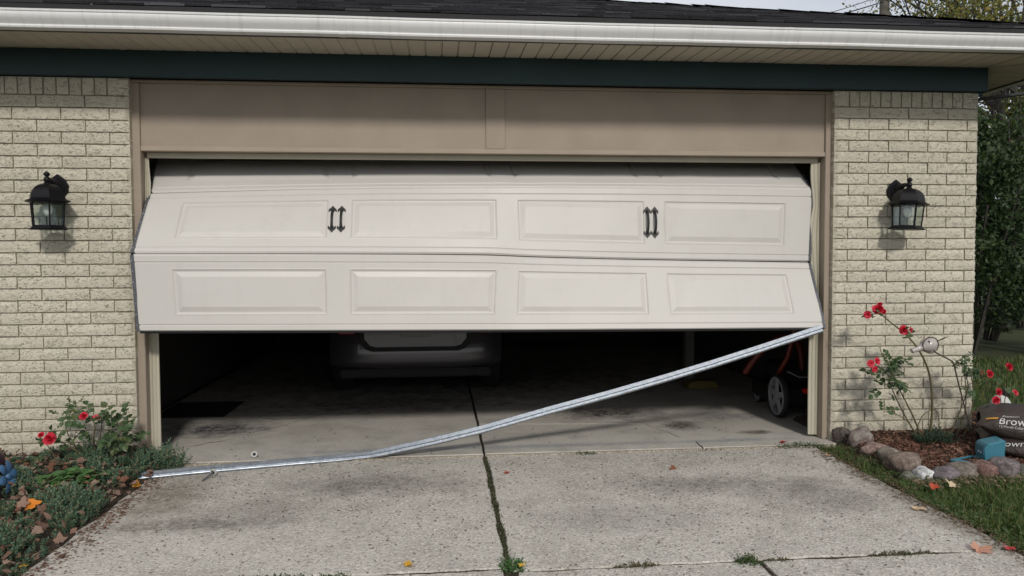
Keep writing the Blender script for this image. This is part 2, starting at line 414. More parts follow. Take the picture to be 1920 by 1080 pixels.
# ------------------------------------------------------------------ the house
house = thing('house', 'cream painted brick garage end of a house with dark hip roof', 'house')
CH = .085; BL = .326046
def brick_mesh(L, H, seed, rough_left=False, rough_right=False, nx=None, nz=3, vert=False):
    r = random.Random(seed); nx = nx or max(3, int(round(L/.027)))
    if vert: nx, nz = 3, 5
    jt = .0045
    x0, x1, z0, z1 = -L/2+jt, L/2-jt, -H/2+jt, H/2-jt
    m = MB(); idx = {}; off = Vector((seed*3.7, seed*1.3, 0))
    def F(i, j):
        if (i, j) in idx: return idx[(i, j)]
        tx, tz = i/nx, j/nz
        x, z = lerp(x0, x1, tx), lerp(z0, z1, tz)
        edge = i in (0, nx) or j in (0, nz)
        if edge:
            y = -.0045+.002*mn.noise(Vector((x*30, z*30, seed)))
            x += .0025*mn.noise(Vector((x*50, z*50, seed+9))); z += .0018*mn.noise(Vector((x*40, z*40, seed+5)))
            if (i == 0 and rough_left) or (i == nx and rough_right):
                x += (1 if i == 0 else -1)*abs(r.gauss(0, .004)); y += .010+abs(r.gauss(0, .006))
        else:
            y = -.0065-.003*mn.noise(Vector((x*22, z*34, seed*2.1)))-.004*r.random()
            x += r.uniform(-.004, .004); z += r.uniform(-.004, .004)
        m.v.append((x, y, z)); idx[(i, j)] = len(m.v)-1; return idx[(i, j)]
    for i in range(nx):
        for j in range(nz):
            m.f.append((F(i, j), F(i+1, j), F(i+1, j+1), F(i, j+1)))
    ring = [(i, 0) for i in range(nx)]+[(nx, j) for j in range(nz)]+[(i, nz) for i in range(nx, 0, -1)]+[(0, j) for j in range(nz, 0, -1)]
    rr = [F(*k) for k in ring]; o = len(m.v)
    for q in rr:
        p = m.v[q]; m.v.append((p[0], .07, p[2]))
    n = len(rr)
    for k in range(n): m.f.append((rr[k], o+k, o+(k+1) % n, rr[(k+1) % n]))
    m.f.append(tuple(o+k for k in range(n)))
    return m.mesh('brick', M_BRICK, 14)
full = [brick_mesh(BL, CH, 100+i) for i in range(14)]
sold = [brick_mesh(.084, .126, 200+i, vert=True) for i in range(8)]
def wall_bricks(parent, xa, xb, joint, seed, rough_l, rough_r):
    r = random.Random(seed); cache = {}
    for k in range(31):                                         # courses from the top down
        zc = 2.55-(k+.5)*CH
        j0 = joint + (BL/2 if k % 2 else 0)
        x = j0-BL*math.ceil((j0-xa)/BL)
        while x < xb-.001:
            a, b = max(x, xa), min(x+BL, xb); L = b-a
            if L > .03:
                if L > BL-.004: me = r.choice(full)
                else:
                    key = (round(L, 3), a == xa, r.randint(0, 4))
                    if key not in cache:
                        cache[key] = brick_mesh(L, CH, 300+len(cache)+seed, rough_l and a == xa, rough_r and b == xb)
                    me = cache[key]
                o = obj('brick', me, parent, ((a+b)/2, r.uniform(-.0015, .0015), zc+r.uniform(-.0008, .0008)))
                o.rotation_euler = (0, r.uniform(-.002, .002), 0)
            x += BL
wl_ = MB(); wl_.box(-2.6, -.006, .010, .17, -.30, 2.68)
wall_l = wl_.build('brick_wall', M_MORTAR, house)
wall_bricks(wall_l, -1.604, 0.0, -.6258, 1, False, True)
wr_ = MB(); wr_.box(5.250, 6.440, .010, .17, -.30, 2.68)
wall_r = wr_.build('brick_wall', M_MORTAR, house)
wall_bricks(wall_r, 5.243, 6.450, 5.5263, 2, True, True)
tag(wall_l, label='cream brick wall left of the garage opening'); tag(wall_r, label='cream brick wall right of the garage opening, darker near the bottom')
r = random.Random(5)
x = -1.60
while x < -.13:
    obj('brick', r.choice(sold), wall_l, (x+.042, r.uniform(0, .002), 2.615)); x += .0855
for z, h in ((2.643, .066), (2.585, .058)): obj('brick', brick_mesh(.115, h, 401+int(z*9), False, True, 3, 2), wall_l, (-.0585, 0, z-.006))
obj('brick', brick_mesh(.118, .126, 420, True, False, 3, 3), wall_r, (5.303, 0, 2.615))
x = 5.363
while x < 6.33:
    obj('brick', r.choice(sold), wall_r, (x+.042, r.uniform(0, .002), 2.615)); x += .0855
for z, h in ((2.655, .05), (2.592, .075)): obj('brick', brick_mesh(.115, h, 431+int(z*9), False, True, 3, 2), wall_r, (6.391, 0, z-.006))
# side and rear walls, garage interior
side = MB(); side.box(6.30, 6.44, .17, 7.4, -.3, 2.86); side.build('side_wall', M_MORTAR, house)
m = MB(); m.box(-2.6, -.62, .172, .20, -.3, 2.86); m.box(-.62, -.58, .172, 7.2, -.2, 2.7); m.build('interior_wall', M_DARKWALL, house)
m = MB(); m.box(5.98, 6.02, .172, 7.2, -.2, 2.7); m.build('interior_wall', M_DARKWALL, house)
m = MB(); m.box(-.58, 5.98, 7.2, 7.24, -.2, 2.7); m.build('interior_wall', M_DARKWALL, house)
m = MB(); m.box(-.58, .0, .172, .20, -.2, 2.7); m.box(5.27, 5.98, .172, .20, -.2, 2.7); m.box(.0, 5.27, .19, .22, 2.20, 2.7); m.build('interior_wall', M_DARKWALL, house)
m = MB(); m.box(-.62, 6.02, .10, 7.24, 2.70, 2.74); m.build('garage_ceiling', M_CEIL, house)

# frieze, header, trim
m = MB(); m.box(-2.6, 6.485, -.042, .008, 2.682, 2.866); m.build('frieze_board', M_TEAL, house, bevel=.003)
m = MB(); m.box(6.437, 6.485, .010, 7.4, 2.66, 2.866); m.build('frieze_board', M_TEAL, house, bevel=.003)
m = MB(); m.box(.045, 2.535, .074, .10, 2.212, 2.6602); m.build('header_panel', M_TAUPE, house)
m = MB(); m.box(2.683, 5.205, .074, .10, 2.212, 2.6602); m.build('header_panel', M_TAUPE, house)
m = MB(); m.box(2.5355, 2.682, .062, .10, 2.212, 2.66); m.build('batten', M_TAUPE, house, bevel=.003)
m = MB(); m.box(.0455, 5.2045, .058, .165, 2.176, 2.2115); m.build('header_rail', M_TAUPE2, house, bevel=.003)
m = MB(); m.box(-.04, 5.29, .045, .10, 2.6605, 2.6815); m.build('header_cap', M_TAUPE, house, bevel=.003)
m = MB(); m.box(.06, 5.185, .128, .166, 2.136, 2.1755); m.build('header_stop', M_VINYL, house, bevel=.003)
for xa, xb in ((-.03, .045), (5.205, 5.268)):
    m = MB(); m.box(xa, xb, .052, .09, G+.012, 2.660); m.build('door_trim', M_TAUPE, house, bevel=.004)
for xa, xb in ((-.02, .043), (5.207, 5.27)):
    m = MB(); m.box(xa, xb, .0905, .172, G+.012, 2.210); m.build('door_jamb', M_TAUPE, house)
# cream vinyl stops: a stepped strip each side, the right one buckled where the door broke out
def stop_strip(path, sgn, name='door_stop'):
    prof = [(0, 0), (.016, -.004), (.020, .008), (.040, .004), (.046, .012), (.062, .012), (.064, .020), (0, .024)]
    fr = [(Vector(p), Vector((sgn*w, -sgn*0.0, 0)), Vector((0, 1, 0))) for (p, w) in path]
    m = MB(); m.sweep(prof, fr); return m.build(name, M_VINYL, house, smooth=30)
stop_strip([((.044, .128, z), 1.0) for z in (G+.02, .3, .6, .9, 1.2, 1.45)] +
           [((.044, .125, 1.62), .75), ((.046, .12, 1.80), .45), ((.046, .122, 1.95), .55), ((.046, .128, 2.08), .38), ((.046, .13, 2.135), .35)], 1)
stop_strip([((5.206, .128, z), w) for z, w in ((G+.03, 1.15), (.3, 1.18), (.6, 1.15), (.9, 1.1), (1.15, .8), (1.28, .95), (1.42, 1.25), (1.52, 1.42), (1.62, 1.38), (1.72, 1.05), (1.80, .82), (1.90, .95), (2.0, 1.15), (2.08, 1.2), (2.135, 1.15))], -1)

# soffit
sof = MB(); sof.add([(-2.6,-.53,2.872),(7.02,-.53,2.872),(7.02,.02,2.890),(-2.6,.02,2.890)], [(0,1,2,3)])
sof.add([(6.44,.02,2.890),(7.02,.02,2.890),(7.02,7.4,2.890),(6.44,7.4,2.890)], [(0,1,2,3)])
soffit = sof.build('soffit', M_FASCIA, house)
pm = MB(); W = .1145
pr = [(-W/2+.003, 0.0), (W/2-.010, 0.0), (W/2-.006, .007), (W/2+.0, .008), (W/2, .012), (-W/2+.003, .012)]
pm.sweep([(a, b) for a, b in pr], [(Vector((0, -.520, 2.8465)), Vector((1,0,0)), Vector((0,0,1))), (Vector((0, -.043, 2.8655)), Vector((1,0,0)), Vector((0,0,1)))])
pme = pm.mesh('soffit_panel', M_SOFFIT)
n = int((6.50+2.6)/W)
for i in range(n): obj('soffit_panel', pme, soffit, (-2.54+i*W, 0, rng.uniform(-.0006, .0006)))
xs = -2.54+n*W-W/2
m = MB(); m.add([(xs+.004,-.520,2.8465),(6.985,-.520,2.8465),(6.49,-.043,2.8655),(xs+.004,-.043,2.8655)], [(0,3,2,1)]); m.build('soffit_panel', M_SOFFIT, soffit)
pm = MB(); pm.sweep([(a, b) for a, b in pr], [(Vector((6.487, 0, 2.8655)), Vector((0,1,0)), Vector((0,0,1))), (Vector((6.99, 0, 2.8465)), Vector((0,1,0)), Vector((0,0,1)))])
pme2 = pm.mesh('soffit_panel', M_SOFFIT)
m = MB(); m.add([(6.995,-.512,2.8465),(6.995,.066,2.8465),(6.495,.066,2.8655),(6.495,-.035,2.8655)], [(0,1,2,3)]); m.build('soffit_panel', M_SOFFIT, soffit)
for i in range(24): obj('soffit_panel', pme2, soffit, (0, .125+i*W, 0))
m = MB(); m.box(-2.6, 7.03, -.545, -.5215, 2.838, 2.95); m.box(6.995, 7.02, -.5215, 7.4, 2.838, 2.95); m.build('fascia', M_FASCIA, house)

m = MB(); m.add([(-2.6,-.53,2.84),(-2.6,-.53,2.985),(-2.6,5.0,5.05),(-2.6,11,2.9),(-2.6,11,-.3),(-2.6,.17,-.3),(-2.6,.17,2.84)], [(0,1,2,3,4,5,6)]); m.build('attic_light_cap', M_MORTAR, house)  # unseen sheet, added to stop light leaking in through the open attic
# K-style gutter
prof = [(0, 0), (-.070, 0), (-.074, .010), (-.071, .019), (-.076, .026), (-.096, .046), (-.106, .066), (-.108, .080), (-.107, .087), (-.113, .090),
        (-.115, .101), (-.109, .104), (-.101, .102), (-.099, .092), (-.102, .084), (-.098, .066), (-.087, .047), (-.066, .024), (-.062, .006), (-.004, .006), (-.004, .10), (0, .10)]
gm = MB()
fr = [(Vector((x, -.5465+.0008*math.sin(x*3.1), 2.8405+.0012*math.sin(x*1.7)+.0008*math.sin(x*5.3))), Vector((0,1,0)), Vector((0,0,1))) for x in [-2.6+i*.12 for i in range(81)]]
fr = fr+[(Vector((7.03, -.5465, 2.8405)), Vector((-1,1,0)), Vector((0,0,1))), (Vector((7.0315, 1, 2.8405)), Vector((-1,0,0)), Vector((0,0,1))), (Vector((7.0315, 7.4, 2.8405)), Vector((-1,0,0)), Vector((0,0,1)))]
gm.sweep(prof, fr); gut = gm.build('gutter', M_GUTTER, house, smooth=35)
for xx in (-1.4, 1.55, 4.55):
    m = MB(); m.sweep([(a*1.012-.0005, b*1.012-.0006) for a, b in prof], [(Vector((xx, -.5465, 2.8405)), Vector((0,1,0)), Vector((0,0,1))), (Vector((xx+.035, -.5465, 2.8405)), Vector((0,1,0)), Vector((0,0,1)))])
    m.build('gutter_seam', M_GUTTER, gut, smooth=35)

# roof
SL = .374; ye = -.585; ze = 3.000; XC = 7.09
def zr(y): return ze+SL*(y-ye)
rm = MB(); YR = 5.0
rm.add([(-2.6, ye, ze), (XC, ye, ze), (XC-(YR-ye), YR, zr(YR)), (-2.6, YR, zr(YR))], [(0,1,2,3)])
rm.add([(XC, ye, ze), (XC, 11.0, ze), (XC-(YR-ye), YR, zr(YR))], [(0,1,2)])
rm.add([(-2.6, YR, zr(YR)), (XC-(YR-ye), YR, zr(YR)), (XC, 11.0, ze), (-2.6, 11.0, ze)], [(0,1,2,3)])
roof = rm.build('roof', M_FASCIA, house, recalc=False)
m = MB(); m.box(-2.6, XC, ye-.006, ye+.012, ze-.075, ze-.003); m.build('drip_edge', M_RUBBER, roof)
th = math.atan(SL); EX = .135; r = random.Random(77); cnt = 0
sv = []
for w in (.16, .20, .25, .30, .34):
    for k in range(2):
        q = random.Random(w*100+k); m = MB(); t1 = q.uniform(.010, .015)
        m.add([(0,0,0),(w-.004,0,0),(w-.004,EX*1.15,-.002),(0,EX*1.15,-.002),(0,q.uniform(-.003,.003),t1),(w-.004,q.uniform(-.003,.003),t1),(w-.004,EX*1.15,.002),(0,EX*1.15,.002)],
              [(0,3,2,1),(4,5,6,7),(0,1,5,4),(1,2,6,5),(2,3,7,6),(3,0,4,7)])
        sv.append((w, m.mesh('shingle', M_SHING), m.v, m.f))
mass = MB()
ct, stt = math.cos(th), math.sin(th)
for row in range(40):
    d = row*EX-.012; y = ye+d*ct; z = ze+d*stt
    xmax = XC-(y-ye)-.02; x = -2.6+r.uniform(0, .3) if row > 12 else -1.5+r.uniform(-.25, 0)
    while x < xmax-.05:
        cand = [s_ for s_ in sv if x+s_[0] <= xmax+.14]
        if not cand: break
        w, me, vs, fs = r.choice(cand)
        lift = r.uniform(0, .006)
        if cnt < 300 and row < 9 and x > -1.0:
            o = obj('shingle', me, roof, (x, y, z+.002+lift)); o.rotation_euler = (th+r.uniform(-.012, .006), 0, r.uniform(-.004, .004)); cnt += 1
        else:
            mass.add([(x+p[0], y+p[1]*ct-p[2]*stt, z+.002+lift+p[1]*stt+p[2]*ct) for p in vs], fs)
        x += w
tag(mass.build('shingle_field', M_SHING2, roof, recalc=False), kind='stuff')
cap = MB(); cap.add([(-.10,-.005,.0),(0,-.01,.016),(.10,.0,.0),(.10,.30,.0),(0,.30,.004),(-.10,.30,.0),(-.10,0,-.012),(0,0,.004),(.10,0,-.012)], [(0,1,4,5),(1,2,3,4),(0,6,7,1),(1,7,8,2)])
cme = cap.mesh('hip_cap', M_SHING, recalc=False)
hd = Vector((-1, 1, SL)).normalized()
for i in range(38):
    p = Vector((XC, ye, ze+.002))+hd*(i*.15)
    o = obj('hip_cap', cme, roof, p); o.rotation_mode = 'QUATERNION'
    yv = hd; xv = Vector((1, 1, 0)).normalized(); zv = xv.cross(yv)
    o.rotation_quaternion = Matrix((xv, yv, zv)).transposed().to_quaternion() @ Quaternion((1, 0, 0), r.uniform(-.02, .05))

# ------------------------------------------------------------------ broken sectional door
door = thing('garage_door', 'off white sectional garage door half open with buckled twisted sections', 'garage door', (2.6, .15, 0))
DO = Vector((2.6, .15, 0))
def curve(pts):
    pts = [(u, Vector(p)) for u, p in pts]
    def f(u):
        # Catmull-Rom through uneven knots
        for i in range(len(pts)-1):
            if u <= pts[i+1][0] or i == len(pts)-2: break
        (ua, a), (ub, b) = pts[i], pts[i+1]; t = (u-ua)/(ub-ua)
        pa = pts[i-1] if i > 0 else (2*ua-ub, 2*a-b); pb = pts[i+2] if i+2 < len(pts) else (2*ub-ua, 2*b-a)
        ma = (b-pa[1])/(ub-pa[0])*(ub-ua); mb_ = (pb[1]-a)/(pb[0]-ua)*(ub-ua)
        return a*(2*t**3-3*t*t+1)+ma*(t**3-2*t*t+t)+b*(-2*t**3+3*t*t)+mb_*(t**3-t*t)
    return f
Lt = curve([(0, (.076,.150,1.884)), (.25, (1.333,.150,1.921)), (.5, (2.640,.150,1.938)), (.75, (3.880,.150,1.939)), (1, (5.145,.150,1.928))])
L2b = curve([(0, (.072,-.184,1.443)), (.22, (1.185,-.13,1.438)), (.47, (2.480,-.048,1.4245)), (.55, (2.884,.0,1.4065)), (.72, (3.720,.062,1.380)), (1, (5.118,.130,1.3515))])
L3t = curve([(0, (.072,-.190,1.4305)), (.22, (1.185,-.132,1.426)), (.47, (2.480,-.05,1.4135)), (.55, (2.884,-.002,1.398)), (.72, (3.720,.061,1.375)), (1, (5.115,.130,1.3475))])
L3b = curve([(0, (.096,-.170,.891)), (.5, (2.60,-.10,.858)), (1, (5.165,-.030,.833))])
Ltb = curve([(0, (.076,.152,1.890)), (.25, (1.333,.152,1.925)), (.5, (2.640,.152,1.9405)), (.75, (3.880,.152,1.9415)), (1, (5.145,.152,1.932))])
Ltt = curve([(0, (-.02,.595,2.245)), (.5, (2.55,.575,2.285)), (1, (5.14,.59,2.28))])
L0b = curve([(0, (.10,.60,2.251)), (.5, (2.64,.58,2.291)), (1, (5.16,.595,2.286))])
L0t = curve([(0, (.10,1.11,2.40)), (.5, (2.64,1.09,2.42)), (1, (5.16,1.10,2.42))])
UW = 5.06
PU = [(.244/UW, 1.300/UW), (1.457/UW, 2.512/UW), (2.668/UW, 3.690/UW), (3.846/UW, 4.850/UW)]
V0, V1 = .185, .790
INS = [(0, 0), (.006, .0015), (.014, -.006), (.024, -.007), (.060, .0025)]
def hgt(d):
    for i in range(len(INS)-1):
        if d <= INS[i+1][0]+1e-9:
            t = (d-INS[i][0])/(INS[i+1][0]-INS[i][0]); return lerp(INS[i][1], INS[i+1][1], t)
    return INS[-1][1]
def section(top, bot, label, bow=0.0, handles=(), seal=False, stile=True):
    H = (top(.5)-bot(.5)).length
    def S(u, v):
        p = top(u).lerp(bot(u), v); return p
    def N(u, v):
        e = 1e-3; du = S(min(u+e, 1), v)-S(max(u-e, 0), v); dv = bot(u)-top(u)
        return du.cross(dv).normalized()*-1 if du.cross(dv).y > 0 else du.cross(dv).normalized()
    sd0 = top(.3).z*10
    def P(u, v, h):
        dent = .0055*mn.noise(Vector((u*9, v*1.7, sd0)))+.0035*mn.noise(Vector((u*24, v*4, sd0+5)))-.007*math.exp(-((u-.515-.03*v)/.018)**2)-.005*math.exp(-((u-.80+.03*v)/.014)**2)
        return S(u, v)+N(u, v)*(h+dent*math.sin(math.pi*v)**.5)-DO
    us = {0.0, 1.0}
    for a, b in PU: us |= {a, b}
    us = sorted(us); full_u = []
    for i in range(len(us)-1):
        k = max(1, int((us[i+1]-us[i])*UW/.07))
        full_u += [lerp(us[i], us[i+1], j/k) for j in range(k)]
    full_u.append(1.0)
    g = .006/H
    vs = [0, .012/H, .105-g, .105, .105+g, V0, V1, .915-g, .915, .915+g, 1-.010/H, 1.0]
    hs = [-.012, 0, 0, -.005, 0, 0, 0, 0, -.005, 0, 0, -.010]
    m = MB(); nv = len(vs)
    for u in full_u:
        for v, h in zip(vs, hs): m.v.append(P(u, v, h))
    for i in range(len(full_u)-1):
        uc = (full_u[i]+full_u[i+1])/2
        for j in range(nv-1):
            if vs[j] == V0 and any(a < uc < b for a, b in PU): continue
            m.f.append((i*nv+j, i*nv+j+1, (i+1)*nv+j+1, (i+1)*nv+j))
    # back sheet and edges
    o = len(m.v); T = -.046
    for u in full_u:
        m.v.append(P(u, .004, T)); m.v.append(P(u, .996, T))
    for i in range(len(full_u)-1):
        m.f.append((o+2*i, o+2*i+2, o+2*i+3, o+2*i+1))
        m.f.append((i*nv, (i+1)*nv, o+2*i+2, o+2*i))
        m.f.append((i*nv+nv-1, o+2*i+1, o+2*i+3, (i+1)*nv+nv-1))
    sec = m.build('section', M_DOOR, door, smooth=9, recalc=False); sec['label'] = label
    for a, b in PU:
        L = (b-a)*UW; hh = (V1-V0)*H
        gu = [d for d, _ in INS]+[.060+(L-.12)*j/14 for j in range(1, 14)]+[L-d for d, _ in reversed(INS)]
        gv = [d for d, _ in INS]+[hh/2]+[hh-d for d, _ in reversed(INS)]
        pm = MB(); nn = len(gv)
        for x in gu:
            for z in gv:
                pm.v.append(P(a+x/UW, V0+z/H, hgt(min(x, L-x, z, hh-z))))
        for i in range(len(gu)-1):
            for j in range(nn-1):
                q = (i*nn+j, i*nn+j+1, (i+1)*nn+j+1, (i+1)*nn+j)
                ci, cj = i < 4, j < 4
                if (i < 4 and j < 4) or (i >= len(gu)-5 and j >= nn-5): pm.f += [(q[0], q[1], q[2]), (q[0], q[2], q[3])]
                else: pm.f += [(q[0], q[1], q[3]), (q[1], q[2], q[3])]
        pm.build('raised_panel', M_DOOR, sec, smooth=4, recalc=False)
    if stile:
        for u, sg in ((0.0, -1), (1.0, 1)):
            du = (S(.01, .5)-S(0, .5)).normalized() if sg < 0 else (S(1, .5)-S(.99, .5)).normalized()
            sm = MB()
            for v in (0.012, 1.0):
                for (a, h) in ((.004*-sg*1, .001), (sg*.022, -.004), (sg*.022, -.048), (-sg*.03, -.048)):
                    sm.v.append(P(u, v, h)+du*a)
            sm.f += [(0,1,5,4),(1,2,6,5),(2,3,7,6),(3,0,4,7),(0,3,2,1),(4,5,6,7)]
            st_ = sm.build('end_stile', M_STEEL, sec)
            rv = MB()
            for k in range(7):
                pc = P(u, .08+.14*k, -.002)+du*(sg*.014); rv.lathe([(.0035, -.001), (.0035, .002), (.001, .003)], pc, 6, 0, Matrix.Rotation(math.pi/2, 3, 'X'))
            rv.build('rivet_row', M_GALV, st_)
    if seal:
        sm = MB(); prs = [(-.003, 0), (-.030, 0), (-.026, -.014), (-.010, -.016)]
        fr = []
        for i in range(21):
            u = i/20; fr.append((P(u, 1.0, 0)+Vector((0, 0, .002)), -N(u, .5)*-1, Vector((0, 0, 1))))
        sm.sweep(prs, fr); sm.build('bottom_seal', M_RUBBER, sec)
    for (uc, vt, vb) in handles:
        c1, c2 = P(uc, vt, .0), P(uc, vb, .0); nrm = N(uc, .5); dn = (c2-c1).normalized(); sd_ = dn.cross(nrm).normalized()
        def sp(c, pts, flip):
            mm = MB(); f = lambda h: (lambda p: c+sd_*p[0]+dn*(p[1]*flip)+nrm*h)
            mm.prism(pts, f(.0005), f(.006)); return mm
        half = [(0, -.037), (.013, -.020), (.027, -.006), (.0305, .006), (.026, .022), (.021, .010), (.015, .005), (.012, .016)]
        spade = half+[(-x, y) for x, y in reversed(half[1:])]
        h_ = sp(c1, spade, 1); q = sp(c2, spade, -1); h_.add(q.v, q.f)
        pts = []
        for i in range(9):
            t = i/8; pts.append(c1.lerp(c2, t)+nrm*(.004+.034*math.sin(math.pi*t)**.7)+sd_*0)
        h_.tube(pts, [.0115, .010, .0092, .0092, .0098, .0092, .0092, .010, .0115], 8)
        h_.build('handle', M_IRON, sec, smooth=40)
    return sec
section(L0b if False else L0t, L0b, 'top section lying back under the garage ceiling', stile=False)
section(Ltt, Ltb, 'upper section tilting back behind the header')
HW = UW
section(Lt, L2b, 'bent middle section with two pairs of black handles', handles=[(1.327/HW, .352, .632), (1.391/HW, .352, .632), (3.708/HW, .335, .648), (3.770/HW, .335, .648)])
section(L3t, L3b, 'bottom section pushed out in front of the left trim', seal=True)
# vertical door tracks just inside the jambs
for xx in (-.03, 5.225):
    m = MB(); m.box(xx-.012, xx+.012, .175, .235, G+.02, 2.05)
    tr = m.build('door_track', M_STEEL, house)

# ------------------------------------------------------------------ torn-off galvanised strut
pth = [Vector(p) for p in ((.165,-.435,G+.022),(.45,-.352,G+.021),(.80,-.270,G+.022),(1.15,-.192,G+.022),(1.45,-.126,G+.022),(1.60,-.098,G+.024),(1.66,-.094,G+.029),(1.75,-.094,-.030),(2.114,-.090,.040),(2.481,-.083,.118),(2.757,-.078,.188),(3.033,-.074,.258),(3.45,-.068,.358),(3.873,-.064,.468),(4.25,-.064,.572),(4.609,-.066,.678),(4.90,-.068,.766),(5.122,-.070,.834))]
sp_ = [(-.036,.0),(-.034,.015),(-.030,.017),(-.014,.017),(-.010,.028),(.010,.028),(.014,.017),(.030,.017),(.034,.015),(.036,0),(.032,.0),(.030,.012),(.012,.012),(.008,.023),(-.008,.023),(-.012,.012),(-.030,.012),(-.032,0)]
fr = []
for i, p in enumerate(pth):
    t = (pth[min(i+1, len(pth)-1)]-pth[max(i-1, 0)]).normalized()
    k = min(1, max(0, (p.x-1.2)/1.0))
    nrm = Vector((0, -.55-.15*k, .80-.25*k)); nrm = (nrm-t*nrm.dot(t)).normalized(); a = nrm.cross(t).normalized()
    w = .86 if 5 <= i <= 6 else 1.0
    fr.append((p-nrm*.008, a*w, nrm))
sp_ = [(a*.84, b*1.15) for a, b in sp_]
sm = MB(); sm.sweep(sp_, fr)
strut = sm.build('steel_strut', M_GALV, None, smooth=30)
tag(strut, 'bent galvanised steel strut hanging from door corner down to the driveway', 'metal strut')

def roller(loc, quat, stem, label):
    t = thing('door_roller', label, 'roller', loc, group='loose door rollers'); t.rotation_mode = 'QUATERNION'; t.rotation_quaternion = quat
    m = MB(); m.lathe([(.012,-.006),(.022,-.007),(.0245,-.004),(.0245,.004),(.022,.007),(.012,.006)], (0,0,0), 20); m.build('wheel', M_ROLL, t, smooth=40)
    m = MB(); m.lathe([(.011,-.0075),(.012,-.006),(.012,.008),(.007,.009),(.003,.010)], (0,0,0), 14); m.build('hub', M_RUBBER, t, smooth=40)
    if stem: m = MB(); m.tube([(0,0,.008),(0,0,.115)], .0055, 8); m.build('stem', M_STEEL, t, smooth=40)
    return t
M_ROLL = paint('pale_nylon', (.42, .42, .40), .5, .2, .2, 30)
roller((.815, .00, G+.035), Vector((.02, -.82, .35)).to_track_quat('Z', 'Y'), False, 'door roller lying wheel up on the grey garage threshold')
roller((.650, -.425, G+.032), Vector((-.33, -.85, -.21)).to_track_quat('Z', 'Y'), True, 'door roller with its steel stem lying against the fallen strut')

# ------------------------------------------------------------------ wall lanterns
M_BULB = paint('opal_bulb', (.75, .75, .72), .25, .05, .02)
def lantern(X, Z0, label, rz, tilt, wet):
    t = thing('wall_lantern', label, 'lamp', (X, -.008, Z0), 0, 'wall lanterns beside the garage'); t.scale = (1.07, 1.0, 1.07)
    # Z0 = bottom of the lantern
    R = Matrix.Rotation(tilt, 3, 'Y')
    cen = Vector((0, -.150, 0)); N_ = 6; ro = rz
    def lat(prof, name, mat_, sm_=None, n=N_, rr=ro):
        m = MB(); m.lathe(prof, cen, n, rr, R); return m.build(name, mat_, t, smooth=sm_)
    lat([(.085,0),(.122,.001),(.124,.006),(.112,.012),(.104,.022),(.094,.028),(.088,.030)], 'base', M_BLACK, 25)
    lat([(.098,.168),(.138,.180),(.142,.185),(.122,.192),(.110,.202),(.108,.216),(.104,.233),(.096,.252),(.082,.270),(.062,.284),(.038,.293),(.018,.297)], 'roof', M_BLACK, 35)
    lat([(.020,.293),(.020,.301),(.013,.306),(.019,.313),(.019,.330),(.012,.336),(.009,.343),(.018,.349),(.020,.358),(.013,.367),(.003,.375)], 'finial', M_BLACK, 50, 12)
    for k in range(N_):
        an = ro+2*math.pi*k/N_
        p0 = cen+R @ Vector((.094*math.cos(an), .094*math.sin(an), .024)); p1 = cen+R @ Vector((.104*math.cos(an), .104*math.sin(an), .182))
        m = MB(); m.tube([p0, p1], .0055, 6); m.build('corner_bar', M_BLACK, t)
        a2 = ro+2*math.pi*(k+1)/N_
        q0 = cen+R @ Vector((.092*math.cos(a2), .092*math.sin(a2), .026)); q1 = cen+R @ Vector((.101*math.cos(a2), .101*math.sin(a2), .180))
        b0 = cen+R @ Vector((.092*math.cos(an), .092*math.sin(an), .026)); b1 = cen+R @ Vector((.101*math.cos(an), .101*math.sin(an), .180))
        inw = (cen-(b0+q0)/2); inw.z = 0; inw = inw.normalized()*.003
        m = MB(); m.add([b0, q0, q1, b1, b0+inw, q0+inw, q1+inw, b1+inw], [(0,1,2,3),(7,6,5,4),(0,4,5,1),(1,5,6,2),(2,6,7,3),(3,7,4,0)]); m.build('glass_pane', M_GLASS, t)
    m = MB(); m.lathe([(.012,.185),(.016,.176),(.026,.155),(.030,.135),(.026,.112),(.014,.092),(.004,.085)], cen, 14, 0, R); m.build('bulb', M_BULB, t, smooth=50)
    # diamond back plate with bevelled edge
    pl = [(0,.190),(.036,.215),(.064,.255),(.070,.295),(.046,.338),(0,.372),(-.046,.338),(-.070,.295),(-.064,.255),(-.036,.215)]
    m = MB(); m.prism(pl, lambda p: (p[0], -.004, p[1]), lambda p: (p[0]*.97, -.016, .285+(p[1]-.285)*.97))
    m.prism([(x*.72, .285+(z-.285)*.72) for x, z in pl], lambda p: (p[0], -.016, p[1]), lambda p: (p[0]*.8, -.030, .285+(p[1]-.285)*.8)); m.build('back_plate', M_BLACK, t)
    m = MB(); m.tube([(0,-.025,.290),(0,-.055,.305),(0,-.09,.318),(0,-.125,.322),(0,-.150,.318)], [.032,.028,.020,.015,.013], 10); m.build('arm', M_BLACK, t, smooth=50)
    return t
lantern(-.492, 1.600, 'black carriage lantern on the brick wall left of the garage door', rad(0), 0.0, 0)
ln = lantern(5.748, 1.594, 'black carriage lantern tilted slightly on the brick wall right of the garage door', rad(30), rad(3.0), 1)

